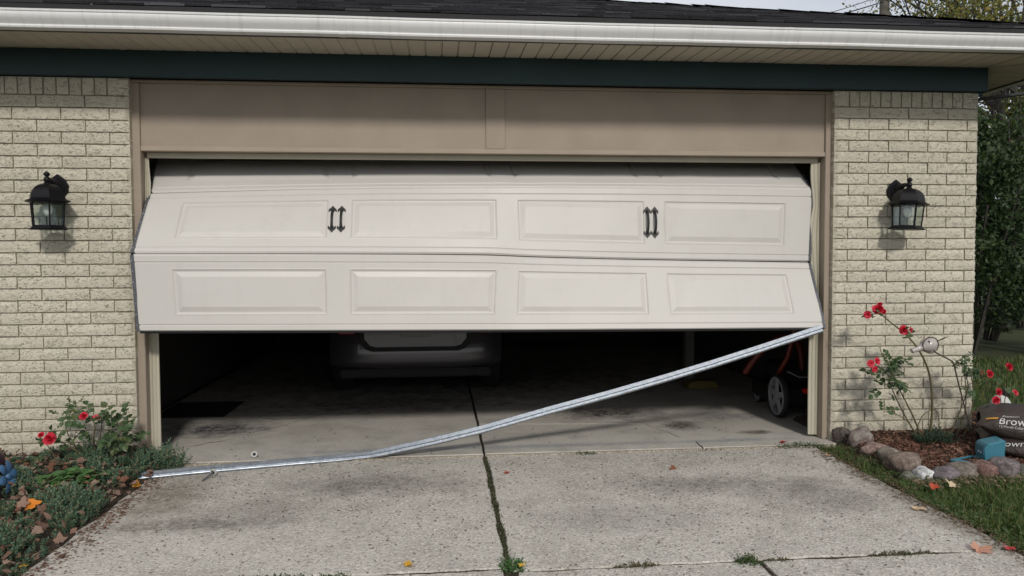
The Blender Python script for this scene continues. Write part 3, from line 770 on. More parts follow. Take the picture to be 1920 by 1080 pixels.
# ------------------------------------------------------------------ car, mower and clutter inside the garage
def carpaint():
    t = NT('charcoal_car_paint'); t.fin((.085, .080, .088), .30, t.bump(t.noise(t.pos(), 300, 2), .02, .001), .45, .5)
    t.b.inputs['Coat Weight'].default_value = .6; return t.m
M_CAR = carpaint()
M_CHROME = paint('chrome', (.55, .55, .56), .15, .05, .0, 5, metallic=1)
M_TAIL = paint('red_tail_lens', (.25, .008, .008), .2, .1, .02)
M_DGLASS = paint('dark_car_glass', (.01, .012, .013), .08, .1, .0)
M_PLATE = paint('pale_plate', (.22, .22, .21), .5, .1, .1)
car = thing('car', 'charcoal car parked in the dark garage with its rear bumper to the door', 'car', (1.93, 2.02, G+.01))
def ringsec(y, hw, z0, z1, r, n=5):
    pts = []
    for (cx, cz, a0) in ((hw-r, z0+r, -90), (hw-r, z1-r, 0), (-hw+r, z1-r, 90), (-hw+r, z0+r, 180)):
        for k in range(n):
            a = rad(a0+90*k/(n-1)); pts.append((cx+r*math.cos(a), y, cz+r*math.sin(a)))
    return pts
def loft(secs):
    m = MB(); n = len(secs[0])
    for s_ in secs: m.v += s_
    for i in range(len(secs)-1):
        for k in range(n):
            k2 = (k+1) % n; m.f.append((i*n+k, i*n+k2, (i+1)*n+k2, (i+1)*n+k))
    m.f.append(tuple(range(n))); m.f.append(tuple((len(secs)-1)*n+k for k in range(n-1, -1, -1))); return m
loft([ringsec(.20, .60, .34, .92, .10), ringsec(.30, .84, .26, .98, .12), ringsec(.6, .89, .20, 1.00, .12), ringsec(1.4, .90, .20, .98, .10), ringsec(3.2, .90, .20, .96, .10), ringsec(4.1, .87, .22, .84, .12), ringsec(4.45, .74, .30, .70, .14)]).build('body', M_CAR, car, smooth=40)
loft([ringsec(.55, .64, .95, 1.04, .03), ringsec(1.15, .62, .95, 1.40, .10), ringsec(2.3, .60, .95, 1.43, .10), ringsec(3.2, .66, .93, .99, .03)]).build('cabin', M_DGLASS, car, smooth=40)
bmp = MB(); nb = 33; bpf = [(.325,.07),(.335,.03),(.36,.008),(.42,0.0),(.50,.004),(.56,.012),(.62,.03),(.68,.07)]
for i in range(nb):
    xq = -.89+1.78*i/(nb-1)
    for zq, dq in bpf: bmp.v.append((xq, dq+.22*abs(xq/.89)**5-.004*math.cos(xq*1.6), zq+.015*abs(xq/.89)**3))
for i in range(nb-1):
    for j in range(len(bpf)-1): bmp.f.append((i*8+j, (i+1)*8+j, (i+1)*8+j+1, i*8+j+1))
bmp.build('rear_bumper', M_CAR, car, smooth=45)
loft([ringsec(.045, .72, .245, .335, .03), ringsec(.035, .76, .24, .33, .03), ringsec(.12, .84, .23, .33, .03)]).build('lower_valance', M_RUBBER, car, smooth=40)
ins = MB(); ins.prism([(-.56,.95),(-.56,.60),(-.50,.535),(-.44,.512),(.44,.512),(.50,.535),(.56,.60),(.56,.95)], lambda p: (p[0], .10, p[1]), lambda p: (p[0], -.008, p[1])); ins.build('trunk_gap_shade', M_RUBBER, car)  # black piece standing in for the shaded gap round the trunk lid
tl = MB(); tl.prism([(-.52,.96),(-.52,.64),(-.46,.57),(-.40,.553),(.40,.553),(.46,.57),(.52,.64),(.52,.96)], lambda p: (p[0], .09, p[1]), lambda p: (p[0], -.014+.02*(p[1]-.55), p[1])); tlid = tl.build('trunk_lid', M_CAR, car, bevel=.006)
m = MB(); m.box(-.15, .15, -.028, -.016, .66, .80); m.build('licence_plate', M_PLATE, tlid, bevel=.002)
for sx in (-1, 1):
    loft([ringsec(.085, .10, .68, .90, .04), ringsec(.06, .09, .69, .89, .04)]).build('tail_light', M_TAIL, car, smooth=40, loc=(sx*.70, 0, 0))
    for yy in (.78, 3.55):
        RX = Matrix.Rotation(math.pi/2, 3, 'Y')
        m = MB(); m.lathe([(.20,-.10),(.29,-.10),(.315,-.07),(.32,0),(.315,.07),(.29,.10),(.20,.10),(.20,-.10)], (sx*.80, yy, .32), 28, 0, RX); w = m.build('tyre', M_RUBBER, car, smooth=40)
        m = MB(); m.lathe([(.04,.075),(.19,.085),(.205,.10),(.205,-.09),(.04,-.085)], (sx*.80, yy, .32), 20, 0, RX if sx > 0 else Matrix.Rotation(-math.pi/2, 3, 'Y')); m.build('rim', M_CHROME, w, smooth=40)
m = MB(); m.tube([(.60,.0,.225),(.60,.3,.23)], .032, 12, False); m.tube([(.60,.002,.225),(.60,.3,.23)], .026, 12, False); m.build('exhaust_pipe', M_CHROME, car, smooth=50)

M_ORANGE = paint('orange_mower_paint', (.13, .018, .008), .4, .15, .1, 8)
M_MBLACK = paint('black_mower_plastic', (.012, .012, .012), .5, .2, .2, 12)
M_SILVER = paint('silver_wheel_plastic', (.30, .30, .32), .4, .15, .1, 12)
mow = thing('lawn_mower', 'orange and black lawn mower with spoked wheels just inside the right jamb', 'lawn mower', (5.46, 1.14, G+.01), rad(-3))
for (wx, wy, R_) in ((-.22, -.28, .195), (.25, -.28, .195), (-.13, .42, .09), (.12, .42, .09)):
    RX = Matrix.Rotation(math.pi/2, 3, 'Y'); c_ = (wx, wy, R_)
    m = MB(); m.lathe([(R_*.86,-.022),(R_*.97,-.022),(R_,-.012),(R_,.012),(R_*.97,.022),(R_*.86,.022),(R_*.86,-.022)], c_, 30, 0, RX); w = m.build('wheel', M_RUBBER, mow, smooth=35)
    m = MB(); m.lathe([(R_*.80,-.026),(R_*.88,-.026),(R_*.88,.026),(R_*.80,.026),(R_*.80,-.026)], c_, 30, 0, RX)
    m.lathe([(R_*.05,-.030),(R_*.20,-.030),(R_*.20,.030),(R_*.05,.030)], c_, 16, 0, RX)
    for k in range(5):
        a = 2*math.pi*k/5+.35; d = Vector((0, math.cos(a), math.sin(a))); e = Vector((0, -math.sin(a), math.cos(a))); cc = Vector(c_)
        q = [cc+d*(R_*.15)+e*(R_*.15), cc+d*(R_*.15)-e*(R_*.15), cc+d*(R_*.84)-e*(R_*.09), cc+d*(R_*.84)+e*(R_*.09)]
        ox = Vector((-.024 if wx < 0 else .024, 0, 0)); m.add([p+ox for p in q]+[p+ox*.3 for p in q], [(0,1,2,3),(7,6,5,4),(0,4,5,1),(1,5,6,2),(2,6,7,3),(3,7,4,0)])
    m.build('spoked_rim', M_SILVER, w, smooth=30)
loft([ringsec(-.34, .19, .13, .26, .04), ringsec(-.25, .22, .08, .28, .05), ringsec(.40, .21, .08, .26, .05), ringsec(.52, .14, .10, .22, .05)]).build('deck', M_MBLACK, mow, smooth=40)
loft([ringsec(-.10, .12, .28, .40, .04), ringsec(-.02, .15, .28, .47, .06), ringsec(.22, .15, .28, .46, .06), ringsec(.32, .10, .28, .38, .04)]).build('engine_cover', M_MBLACK, mow, smooth=40)
for sx in (-1, 1):
    m = MB(); m.tube([(sx*.20, -.02, .24), (sx*.20, -.20, .36), (sx*.17, -.36, .56), (sx*.15, -.42, .74), (sx*.145, -.47, .92)], .022, 10); m.build('handle_tube', M_ORANGE, mow, smooth=50)
m = MB(); m.tube(spline([(-.42,.02,.36), (-.35,-.04,.50), (-.22,-.10,.66), (-.06,-.12,.72), (.05,-.10,.62), (.09,-.08,.40)]), [.030]*26, 10); m.build('orange_guard', M_ORANGE, mow, smooth=50)
m = MB(); m.tube([(-.145,-.47,.915),(0,-.49,.925),(.145,-.47,.915)], .017, 10); m.build('handle_grip', M_MBLACK, mow, smooth=50)
m = MB(); m.tube([(-.15,-.30,.42),(-.05,-.33,.37),(.03,-.33,.37),(.14,-.31,.40)], .005, 6); m.build('cable', M_SILVER, mow, smooth=50)
loft([ringsec(-.395, .035, .235, .275, .01), ringsec(-.36, .035, .235, .275, .01)]).build('red_reflector', paint('red_reflector', (.65, .02, .012), .25, .05, .02), mow)
m = MB(); m.box(-.45, .19, 1.46, 2.16, G+.0145, G+.024)
tag(m.build('floor_mat', M_RUBBER, None, bevel=.003), 'black rubber mat on the garage floor inside the left jamb', 'mat')
post = MB(); post.box(4.93, 5.03, 2.55, 2.65, G+.012, 2.69)
tag(post.build('garage_post', paint('pale_post', (.10, .10, .095), .7), None, bevel=.006), 'pale square post standing in the dark garage behind the mower', 'post')
yt = MB(); yt.prism([(0,0),(.34,0),(.34,.05),(.30,.09),(.05,.09),(0,.05)], lambda p: (4.88+p[0], 2.30, G+.0145+p[1]), lambda p: (4.88+p[0], 2.48, G+.0145+p[1]))
tag(yt.build('tool_case', paint('yellow_tool_paint', (.12, .09, .02), .6), None, bevel=.006), 'low yellow tool case on the garage floor before the pale post', 'tool case')  # this object is a low yellow tool case

# ------------------------------------------------------------------ planting helpers
def smooth01(t): t = max(0, min(1, t)); return t*t*(3-2*t)
def leaf(m, p, d, n, L, W, fold=.25, curl=.15):
    """one leaf: a folded, curled blade of six points"""
    d = d.normalized(); sdir = d.cross(n)
    if sdir.length < 1e-4: sdir = d.orthogonal()
    sdir.normalize(); nn = sdir.cross(d)
    a = p+d*L*.38; b = p+d*L*.72; t = p+d*L-nn*L*curl
    m.add([p, a+sdir*W*.5+nn*W*fold, b+sdir*W*.36+nn*(W*fold*.6-L*curl*.3), t, b-sdir*W*.36+nn*(W*fold*.6-L*curl*.3), a-sdir*W*.5+nn*W*fold, a, b-nn*L*curl*.4],
          [(0,1,6),(1,2,7,6),(2,3,7),(0,6,5),(6,7,4,5),(7,3,4)])
def rdir(r, up=0.0):
    v = Vector((r.gauss(0,1), r.gauss(0,1), r.gauss(0,1)+up))
    return v.normalized() if v.length > 1e-5 else Vector((0,0,1))
M_ROSELEAF = leafmat('rose_leaf', [(.030,.060,.022),(.045,.085,.032),(.060,.100,.040),(.085,.095,.035)], .42, .15)
M_CANE = paint('rose_cane_bark', (.115, .100, .045), .7, .35, .3, 25)
M_ROSE = leafmat('crimson_petal', [(.38,.008,.020),(.50,.012,.030),(.62,.030,.060),(.70,.06,.10)], .5, .2)
M_HIP = paint('green_sepal', (.06, .09, .03), .6)
def rose(parent, c, R, seed, d=Vector((0,-.75,.55)), sparse=False):
    r = random.Random(seed); d = Vector(d).normalized(); x = d.orthogonal().normalized(); y = d.cross(x); c = Vector(c)
    m = MB(); rings = ((5, 1.0, .15), (5, .78, .40), (5, .55, .62), (4, .33, .78)) if not sparse else ((5, 1.0, .05), (3, .5, .5))
    for ri, (n, ro, lift) in enumerate(rings):
        for k in range(n):
            a = 2*math.pi*k/n+ri*.6+r.uniform(-.2, .2); o = x*math.cos(a)+y*math.sin(a); tg = d.cross(o)
            Rk = R*ro*r.uniform(.85, 1.1); w = Rk*1.0
            pts = []
            for i, (s_, h) in enumerate(((.08, 0), (.55, lift*.6), (.95, lift*1.0+r.uniform(-.08, .08)), (1.06, lift*.75))):
                ww = (.25, .62, .55, .30)[i]*w
                for q in (-1, 0, 1):
                    pts.append(c+o*(Rk*s_*(1-.12*abs(q)))+tg*(ww*q)+d*(R*h+(.12*R*abs(q))))
            m.add(pts, [(i*3+j, i*3+j+1, i*3+j+4, i*3+j+3) for i in range(3) for j in range(2)])
    f = m.build('rose_bloom', M_ROSE, parent, smooth=60, recalc=False)
    s_ = MB(); s_.lathe([(.003,-R*.35),(R*.22,-R*.15),(R*.2,0)], (0,0,0), 7, 0, d.to_track_quat('Z','Y').to_matrix()); s_.v = [tuple(Vector(p)+c) for p in s_.v]; s_.build('sepal', M_HIP, f)
    return f
def cane(parent, pts, r0_, r1_):
    p = spline(pts); k = len(p); m = MB(); m.tube(p, [lerp(r0_, r1_, i/(k-1)) for i in range(k)], 7)
    rr = random.Random(int(p[0].x*1000)+k)
    for i in range(2, k-1):                              # thorns
        t = (p[i+1]-p[i]).normalized(); o = t.orthogonal().normalized(); o.rotate(Quaternion(t, rr.uniform(0, 6.28)))
        b = p[i]; m.add([b+t*.006, b-t*.006, b+o*.013+t*.002], [(0,1,2)])
    return m.build('cane', M_CANE, parent, smooth=60, recalc=False)
def compound(m, p, d, r, L=.05):
    d = d.normalized(); n = Vector((0,-.5,.8))+rdir(r)*.35
    s_ = d.cross(n).normalized(); st_ = L*1.7
    m.tube([p, p+d*st_*.6-Vector((0,0,.004)), p+d*st_], [.0016,.0014,.001], 4)
    for t, q in ((.35, 1), (.35, -1), (.72, 1), (.72, -1), (1.0, 0)):
        b = p+d*st_*t; dd = d*(.55 if q else 1)+s_*q+Vector((0,0,r.uniform(-.5,.15)))
        leaf(m, b, dd, n+rdir(r)*.3, L*r.uniform(.75, 1.15), L*.82*r.uniform(.85,1.1), .15, .16)
def leafspray(m, c, rr_, n, r, L=.05, squash=1):
    for _ in range(n):
        d = rdir(r, .15); p = Vector(c)+Vector((d.x*rr_, d.y*rr_*.8, d.z*rr_*squash))*r.random()**.5
        compound(m, p, d+Vector((0,-.3,.1)), r, L*r.uniform(.8, 1.25))

# ------------------------------------------------------------------ left bed
def zbed_l(x, y):
    h = .075*smooth01((.30-x)/.30)*smooth01((y+4.2)/2.5)
    return G-.012+h+.016*mn.noise(Vector((x*4, y*4, 1)))*smooth01((.36-x)/.2)
m = MB(); NX, NY = 40, 44; gx = lambda i: -3.2+3.56*i/NX; gy = lambda j: -4.4+4.42*j/NY
for i in range(NX+1):
    for j in range(NY+1): m.v.append((gx(i), gy(j), zbed_l(gx(i), gy(j)) if i < NX else G-.02))
for i in range(NX):
    for j in range(NY): m.f.append((i*(NY+1)+j, (i+1)*(NY+1)+j, (i+1)*(NY+1)+j+1, i*(NY+1)+j+1))
struct(m.build('bed_soil_ground', M_SOIL, None, smooth=60))
def vis_l(x, y): return x > -1.15-.55*y*.9 - .35          # a margin left of what the photo shows
def sprig(m, p, r, L, nl, ls, lean=.45):
    d = (Vector((r.gauss(0, lean), r.gauss(0, lean)-.12, 1))).normalized(); x = d.orthogonal().normalized(); y = d.cross(x)
    a0 = r.uniform(0, 6.28)
    for k in range(nl):
        t = (k+.5)/nl; a = a0+k*2.4; o = x*math.cos(a)+y*math.sin(a)
        q = p+d*L*(t**.8); l_ = ls*(1.0 if t < .75 else .75); dd = o*(.95-.55*t)+d*(.35+.6*t); w = d.cross(o)*(ls*.22)
        m.add([q-w*.6, q+dd*l_*.55-w+d*.002, q+dd*l_, q+dd*l_*.55+w+d*.002], [(0,1,2),(0,2,3)])
M_SEDUM = leafmat('sedum_leaf', [(.060,.120,.078),(.088,.165,.108),(.112,.200,.128),(.165,.215,.115),(.21,.15,.10)], .6, .15)
r = random.Random(31); sed = MB(); k = 0
while k < 3900:
    x, y = r.uniform(-1.25, .42), r.uniform(-2.35, -.03)
    edge = .17+.19*math.exp(-((y+.17)/.10)**2)+.05*mn.noise(Vector((y*4, 2, 0)))+.05*smooth01((-y-.7)/.5)
    if x > edge or not vis_l(x, y): continue
    nz_ = mn.noise(Vector((x*3.1+7, y*3.1, 3)))+.5*mn.noise(Vector((x*8, y*8, 5)))
    near = math.exp(-((x-.25)**2/.05+(y+.18)**2/.02))
    if nz_ < .07-near and r.random() > .10: continue
    if (x+.12)**2/.05+(y+.72)**2/.03 < 1 and r.random() < .8: continue
    hgt_ = (.035+.085*max(0, nz_)+.07*near)*r.uniform(.8, 1.35)
    sprig(sed, Vector((x, y, zbed_l(x, y) if x < .33 else G)), r, hgt_*1.15, 22, r.uniform(.017, .026)); k += 1
tag(sed.build('sedum_carpet', M_SEDUM, None, recalc=False), 'low blue green sedum covering the bed left of the driveway', 'ground cover', kind='stuff')

def lobed(m, p, R_, n, rz, r, lobes=5, curl=.25):
    n = n.normalized(); x = n.orthogonal().normalized(); x.rotate(Quaternion(n, rz)); y = n.cross(x); N_ = lobes*4
    vs = [p+n*.002]; cu = r.uniform(.4, 1)*curl
    for i in range(N_):
        a = 2*math.pi*i/N_; ph = (i % 4)
        rr = R_*(1.0, .80, .60, .80)[ph]*r.uniform(.78, 1.12)*(1.2 if a < .7 or a > 5.6 else (.62 if 2.5 < a < 3.8 else 1))
        z = cu*rr*abs(math.sin(a*1.0+rz))*.8+r.uniform(-.05, .08)*R_
        vs.append(p+x*rr*math.cos(a)+y*rr*math.sin(a)+n*z)
    m.add(vs, [(0, 1+i, 1+(i+1) % N_) for i in range(N_)])
    b = vs[1+N_//2]; m.add([b, b-x*R_*.6+n*.01, b-x*R_*.6+n*.01+y*.003, b+y*.004], [(0,1,2,3)])
M_LITTER = leafmat('dry_leaf_litter', [(.09,.050,.034),(.15,.085,.058),(.21,.135,.100),(.28,.20,.155),(.17,.070,.040),(.11,.065,.048)], .7, .15)
lit = MB(); k = 0
while k < 1000:
    x, y = r.uniform(-1.2, .50), r.uniform(-2.6, -.05)
    if not vis_l(x, y) or x > .30-.06*mn.noise(Vector((y*5, 0, 0)))+(.05 if y < -1 else -.02): continue
    if x > .25 and r.random() < .45: continue
    z = (zbed_l(x, y) if x < .33 else G)+(.004 if x > .27 else r.uniform(.005, .085))
    nv_ = Vector((r.gauss(0,.5), r.gauss(0,.5)-.25, 1))
    if r.random() < .30: lobed(lit, Vector((x, y, z)), r.uniform(.018, .040), nv_, r.uniform(0, 6.28), r, 5, .6)
    else: leaf(lit, Vector((x, y, z)), Vector((r.gauss(0,1), r.gauss(0,1), r.gauss(0,.35))), nv_, r.uniform(.025, .060), r.uniform(.014, .030), r.uniform(.1, .4), r.uniform(-.3, .4))
    k += 1
for _ in range(900):                                   # crumbs of leaf along the slab edge
    y = r.uniform(-2.4, -.35); x = .25+abs(r.gauss(0, .06))
    p = Vector((x, y, G+.002)); d = rdir(r); d.z *= .2; leaf(lit, p, d, Vector((0,0,1)), r.uniform(.01, .03), r.uniform(.006, .012), .3, .2)
tag(lit.build('leaf_litter', M_LITTER, None, recalc=False), 'brown dry leaf litter scattered through the left bed', 'dry leaves', kind='stuff')

M_GREEN = leafmat('bright_bed_leaf', [(.045,.105,.030),(.065,.140,.040),(.085,.165,.055)], .55, .2)
gp = thing('bed_plant', 'bright green round leaved plant among the sedum in the left bed', 'plant', (-.12, -.72, zbed_l(-.12, -.72)))
m = MB()
for _ in range(150):
    a = r.uniform(0, 6.28); q = r.random()**.6; p = Vector((.20*q*math.cos(a), .14*q*math.sin(a), .035+.055*(1-q)+r.uniform(-.01, .015)))
    n = Vector((r.gauss(0,.35), r.gauss(0,.35)-.25, 1)).normalized(); x = n.orthogonal().normalized(); y = n.cross(x); R_ = r.uniform(.016, .028)
    m.add([p]+[p+(x*math.cos(t)+y*math.sin(t))*R_*(1+.12*math.cos(3*t))+n*.12*R_*math.sin(2*t) for t in [2*math.pi*i/9 for i in range(9)]], [(0, 1+i, 1+(i+1) % 9) for i in range(9)])
m.build('foliage', M_GREEN, gp, recalc=False)
m = MB()
for _ in range(26):
    a = r.uniform(0, 6.28); q = r.random(); m.tube([(0, 0, 0), (.1*q*math.cos(a), .08*q*math.sin(a), .03), (.19*q*math.cos(a), .13*q*math.sin(a), .07)], .0018, 4)
m.build('stems', M_HIP, gp)

# left rose
rl = thing('rose_bush', 'low rose bush with red blooms against the brick wall in the left bed', 'rose bush', (-.22, -.26, zbed_l(-.22, -.26)), group='garden roses')
def L_(p): return Vector(p)-Vector((-.22, -.26, zbed_l(-.22, -.26)))
B0 = (-.20, -.26, -.02)
for pts, ra in (((B0, (-.30,-.28,.10), (-.43,-.31,.19)), .005), (((-.16,-.25,-.02), (-.19,-.26,.14), (-.17,-.28,.26), (-.20,-.3,.34)), .006), ((B0, (-.36,-.22,.16), (-.39,-.20,.27), (-.33,-.19,.40)), .0045),
                (((-.12,-.25,-.02), (-.06,-.26,.12), (.0,-.28,.22), (.02,-.29,.30)), .005), (((-.43,-.29,.06), (-.47,-.30,.14), (-.507,-.30,.20)), .003), (((-.16,-.25,.12), (-.13,-.28,.24), (-.115,-.3,.33)), .004), (((-.30,-.27,.08), (-.30,-.30,.16), (-.285,-.30,.24)), .003)):
    cane(rl, [L_(p) for p in pts], ra, ra*.45)
m = MB()
for c, rr_, n_, Lf in (((-.17,-.29,.27), .085, 10, .052), ((-.02,-.29,.25), .085, 12, .046), ((.02,-.30,.18), .075, 9, .046), ((-.38,-.20,.30), .09, 11, .030), ((-.34,-.19,.38), .05, 4, .026), ((-.44,-.30,.10), .10, 6, .038), ((-.15,-.27,.11), .10, 7, .036), ((-.30,-.26,.06), .10, 6, .034)):
    leafspray(m, L_(c), rr_, n_, r, Lf)
m.build('foliage', M_ROSELEAF, rl, recalc=False)
rose(rl, L_((-.424,-.36,.197)), .041, 1, (.1,-1,.35)); rose(rl, L_((-.506,-.305,.211)), .022, 2, (0,-.6,.6)); rose(rl, L_((-.200,-.37,.347)), .027, 3, (.0,-.7,.5)); rose(rl, L_((-.114,-.37,.338)), .024, 4, (.2,-.5,.6), True)

# metal pinwheel flower at the very left
M_PURP = paint('purple_metal_paint', (.040, .020, .034), .4, .25, .2, 12); M_BLUE = paint('blue_metal_paint', (.060, .15, .29), .4, .35, .2, 20)
fo = thing('metal_flower', 'painted metal flower ornament with blue and purple petals in the left bed', 'ornament', (-.385, -.92, zbed_l(-.36, -.92)))
fc = Vector((0.00, 0, .115)); fd = Vector((.96, .02, .22)).normalized(); fx = Vector((0,0,1)).cross(fd).normalized(); fy = fd.cross(fx)
def petal(a, R0, R1, w, back, mat_):
    o = fx*math.cos(a)+fy*math.sin(a); tg = fd.cross(o); rows = []
    for s_, ww, h in ((0,.25,0), (.3,.8,.012), (.6,1,.018), (.85,.75,.010), (1,.22,-.004)):
        c_ = fc+o*lerp(R0, R1, s_)+fd*(h-back); rows.append([c_+tg*(w*ww*q)-fd*(.008*abs(q)*ww) for q in (-1, 0, 1)])
    mm = MB()
    for off in (0, -.0025):
        o_ = len(mm.v); mm.v += [p+fd*off for row in rows for p in row]
        fcs = [(o_+i*3+j, o_+i*3+j+1, o_+i*3+j+4, o_+i*3+j+3) for i in range(4) for j in range(2)]; mm.f += fcs if off == 0 else [tuple(reversed(f)) for f in fcs]
    b = [0,1,2,5,8,11,14,13,12,9,6,3]; mm.f += [(b[i], b[(i+1) % 12], 15+b[(i+1) % 12], 15+b[i]) for i in range(12)]
    mm.build('petal', mat_, fo, smooth=50, recalc=False)
for k in range(7): petal(2*math.pi*k/7+.3, .02, .165, .040, .040, M_PURP)
for k in range(6): petal(2*math.pi*k/6+.1, .012, .100, .027, 0, M_BLUE)
m = MB(); m.lathe([(.022,-.006),(.020,.008),(.010,.016),(.002,.018)], (0,0,0), 14, 0, fd.to_track_quat('Z','Y').to_matrix()); m.v = [tuple(Vector(p)+fc) for p in m.v]; m.build('centre_boss', M_BLUE, fo, smooth=50)
m = MB(); m.tube([fc-fd*.02, fc-fd*.03-Vector((0,0,.06)), (-.02, .01, -.03)], .005, 8); m.build('stake', M_STEEL, fo, smooth=50)

# ------------------------------------------------------------------ right bed
def zbed_r(x, y):
    ins_ = smooth01((x-5.22)/.14)*smooth01((y+1.08)/.12)
    return G-.015+ins_*(.055+.03*smooth01((y+.5)/.5)+.012*mn.noise(Vector((x*5, y*5, 2))))
m = MB(); NX, NY = 44, 34; gx = lambda i: 5.16+2.6*i/NX; gy = lambda j: -1.16+1.9*j/NY
for i in range(NX+1):
    for j in range(NY+1): m.v.append((gx(i), gy(j), zbed_r(gx(i), gy(j))-(.02 if gy(j) > .4 else 0)))
for i in range(NX):
    for j in range(NY): m.f.append((i*(NY+1)+j, (i+1)*(NY+1)+j, (i+1)*(NY+1)+j+1, i*(NY+1)+j+1))
struct(m.build('mulch_bed_ground', M_SOIL, None, smooth=60))
M_MULCH = leafmat('bark_chip', [(.045,.020,.014),(.085,.036,.024),(.13,.058,.038),(.17,.09,.06),(.26,.17,.12)], .8, .0)
ch = MB(); r = random.Random(8)
for _ in range(7000):
    x, y = r.uniform(5.30, 7.3), r.uniform(-1.0, -.0)
    if x > 6.5: y = r.uniform(-1.0, .6)
    p = Vector((x, y, zbed_r(x, y)+r.uniform(.0, .012))); d = rdir(r); d.z *= .3; d.normalize(); s_ = d.orthogonal().normalized(); L = r.uniform(.012, .042); w = r.uniform(.003, .008)
    n = d.cross(s_); ch.add([p-d*L*.5-s_*w, p-d*L*.5+s_*w, p+d*L*.5+n*w*.7, p+n*w*1.3, p+d*L*.5-s_*w*.5], [(0,1,3),(1,2,3),(0,3,4),(3,2,4)])
for _ in range(60):
    x, y = r.uniform(5.35, 6.9), r.uniform(-.95, -.1); lobed(ch, Vector((x, y, zbed_r(x, y)+.015)), r.uniform(.02, .035), Vector((r.gauss(0,.4), r.gauss(0,.4), 1)), r.uniform(0, 6), r)
tag(ch.build('bark_mulch', M_MULCH, None, recalc=False), 'reddish brown bark mulch spread over the right bed', 'mulch', kind='stuff')

def stone_mat(name, a, b, sc=14):
    t = NT(name); P = t.coord('Object')
    g_ = (a[0]+a[1]+a[2])/3; a = tuple(lerp(g_, x, .72)*.85 for x in a); g_ = (b[0]+b[1]+b[2])/3; b = tuple(lerp(g_, x, .75) for x in b)
    c = t.mix(t.ramp(t.noise(P, sc, 6, .75, 1.0), [(.40, 0.0), (.60, 1.0)]), tuple(x*.75 for x in a), tuple(x*1.1 for x in b))
    c = t.mix(t.math('MULTIPLY', t.ramp(t.noise(P, 55, 4, .7), [(.54, 0.0), (.66, 1.0)]), .65), c, tuple(x*.3 for x in a))
    c = t.mix(t.math('MULTIPLY', t.ramp(t.noise(P, 38, 3, .7, .5), [(.60, 0.0), (.70, 1.0)]), .4), c, (.42, .40, .36))
    return t.fin(c, .72, t.bump(t.noise(P, 38, 6, .75), .75, .012), None, .25)
STN = [ # x, y, width, depth, height, rot, colours, label
 (5.325,-.045,.135,.14,.135,.3,(.085,.065,.055),(.15,.115,.10),'dark brown round stone touching the garage trim, first of the border'),
 (5.385,-.20,.165,.17,.165,.7,(.20,.10,.075),(.27,.24,.21),'red and grey mottled stone, second border stone from the garage trim'),
 (5.365,-.40,.175,.13,.10,.2,(.26,.14,.105),(.36,.24,.20),'pinkish low border stone between the mottled stone and a tan stone'),
 (5.375,-.60,.18,.15,.115,.0,(.21,.165,.125),(.29,.235,.185),'tan rounded border stone behind the large brown corner stone'),
 (5.325,-.815,.18,.22,.15,.5,(.17,.115,.085),(.25,.18,.135),'large rough brown stone leaning at the corner of the bed border'),
 (5.255,-.975,.095,.08,.055,.2,(.15,.15,.11),(.22,.22,.17),'small flat greenish stone beside the white stone'),
 (5.345,-.985,.125,.11,.085,.1,(.50,.50,.50),(.68,.68,.67),'bright white stone in the bed border'),
 (5.465,-1.015,.165,.13,.095,.0,(.13,.105,.115),(.20,.165,.175),'purple grey stone right of the white stone'),
 (5.635,-.965,.215,.14,.10,.1,(.15,.12,.095),(.22,.18,.145),'long grey brown stone, widest of the border front row'),
 (5.785,-.975,.150,.14,.105,.0,(.19,.085,.065),(.27,.14,.11),'brick red stone left of the blue box, front row of the border'),
 (5.930,-.960,.175,.16,.130,.2,(.14,.105,.11),(.21,.165,.165),'tall purple grey stone in front of the blue box'),
 (6.075,-.975,.150,.13,.075,.0,(.15,.15,.12),(.22,.21,.17),'flat grey green stone below the lower mulch bag'),
 (6.215,-.93,.130,.12,.10,.3,(.17,.16,.14),(.25,.24,.21),'pale grey stone at the right edge of the border'),
 (6.36,-.95,.15,.13,.09,.3,(.14,.11,.10),(.21,.17,.15),'brown grey stone furthest right in the border')]
for i, (x, y, w, d, h, rz, ca, cb, lab) in enumerate(STN):
    bm = bmesh.new(); bmesh.ops.create_icosphere(bm, subdivisions=3, radius=1)
    for v in bm.verts:
        c_ = v.co.copy(); k_ = 1+.30*mn.noise(c_*1.2+Vector((i*7, 0, 0)))+.12*mn.noise(c_*2.7+Vector((0, i*5, 0)))+.035*mn.noise(c_*7+Vector((0, i*3, 1)))
        q = Vector([math.copysign(abs(t)**.86, t) for t in c_])*k_
        v.co = Vector((q.x*w*.54, q.y*d*.54, q.z*h*.56+h*.40))
    me = bpy.data.meshes.new('border_stone'); bm.to_mesh(me); bm.free(); me.shade_smooth(); me.materials.append(stone_mat('stone_%d' % i, ca, cb))
    tag(obj('border_stone', me, None, (x, y, G-.006), (0, r.uniform(-.1, .1), rz)), lab, 'stone', 'stones edging the right bed')

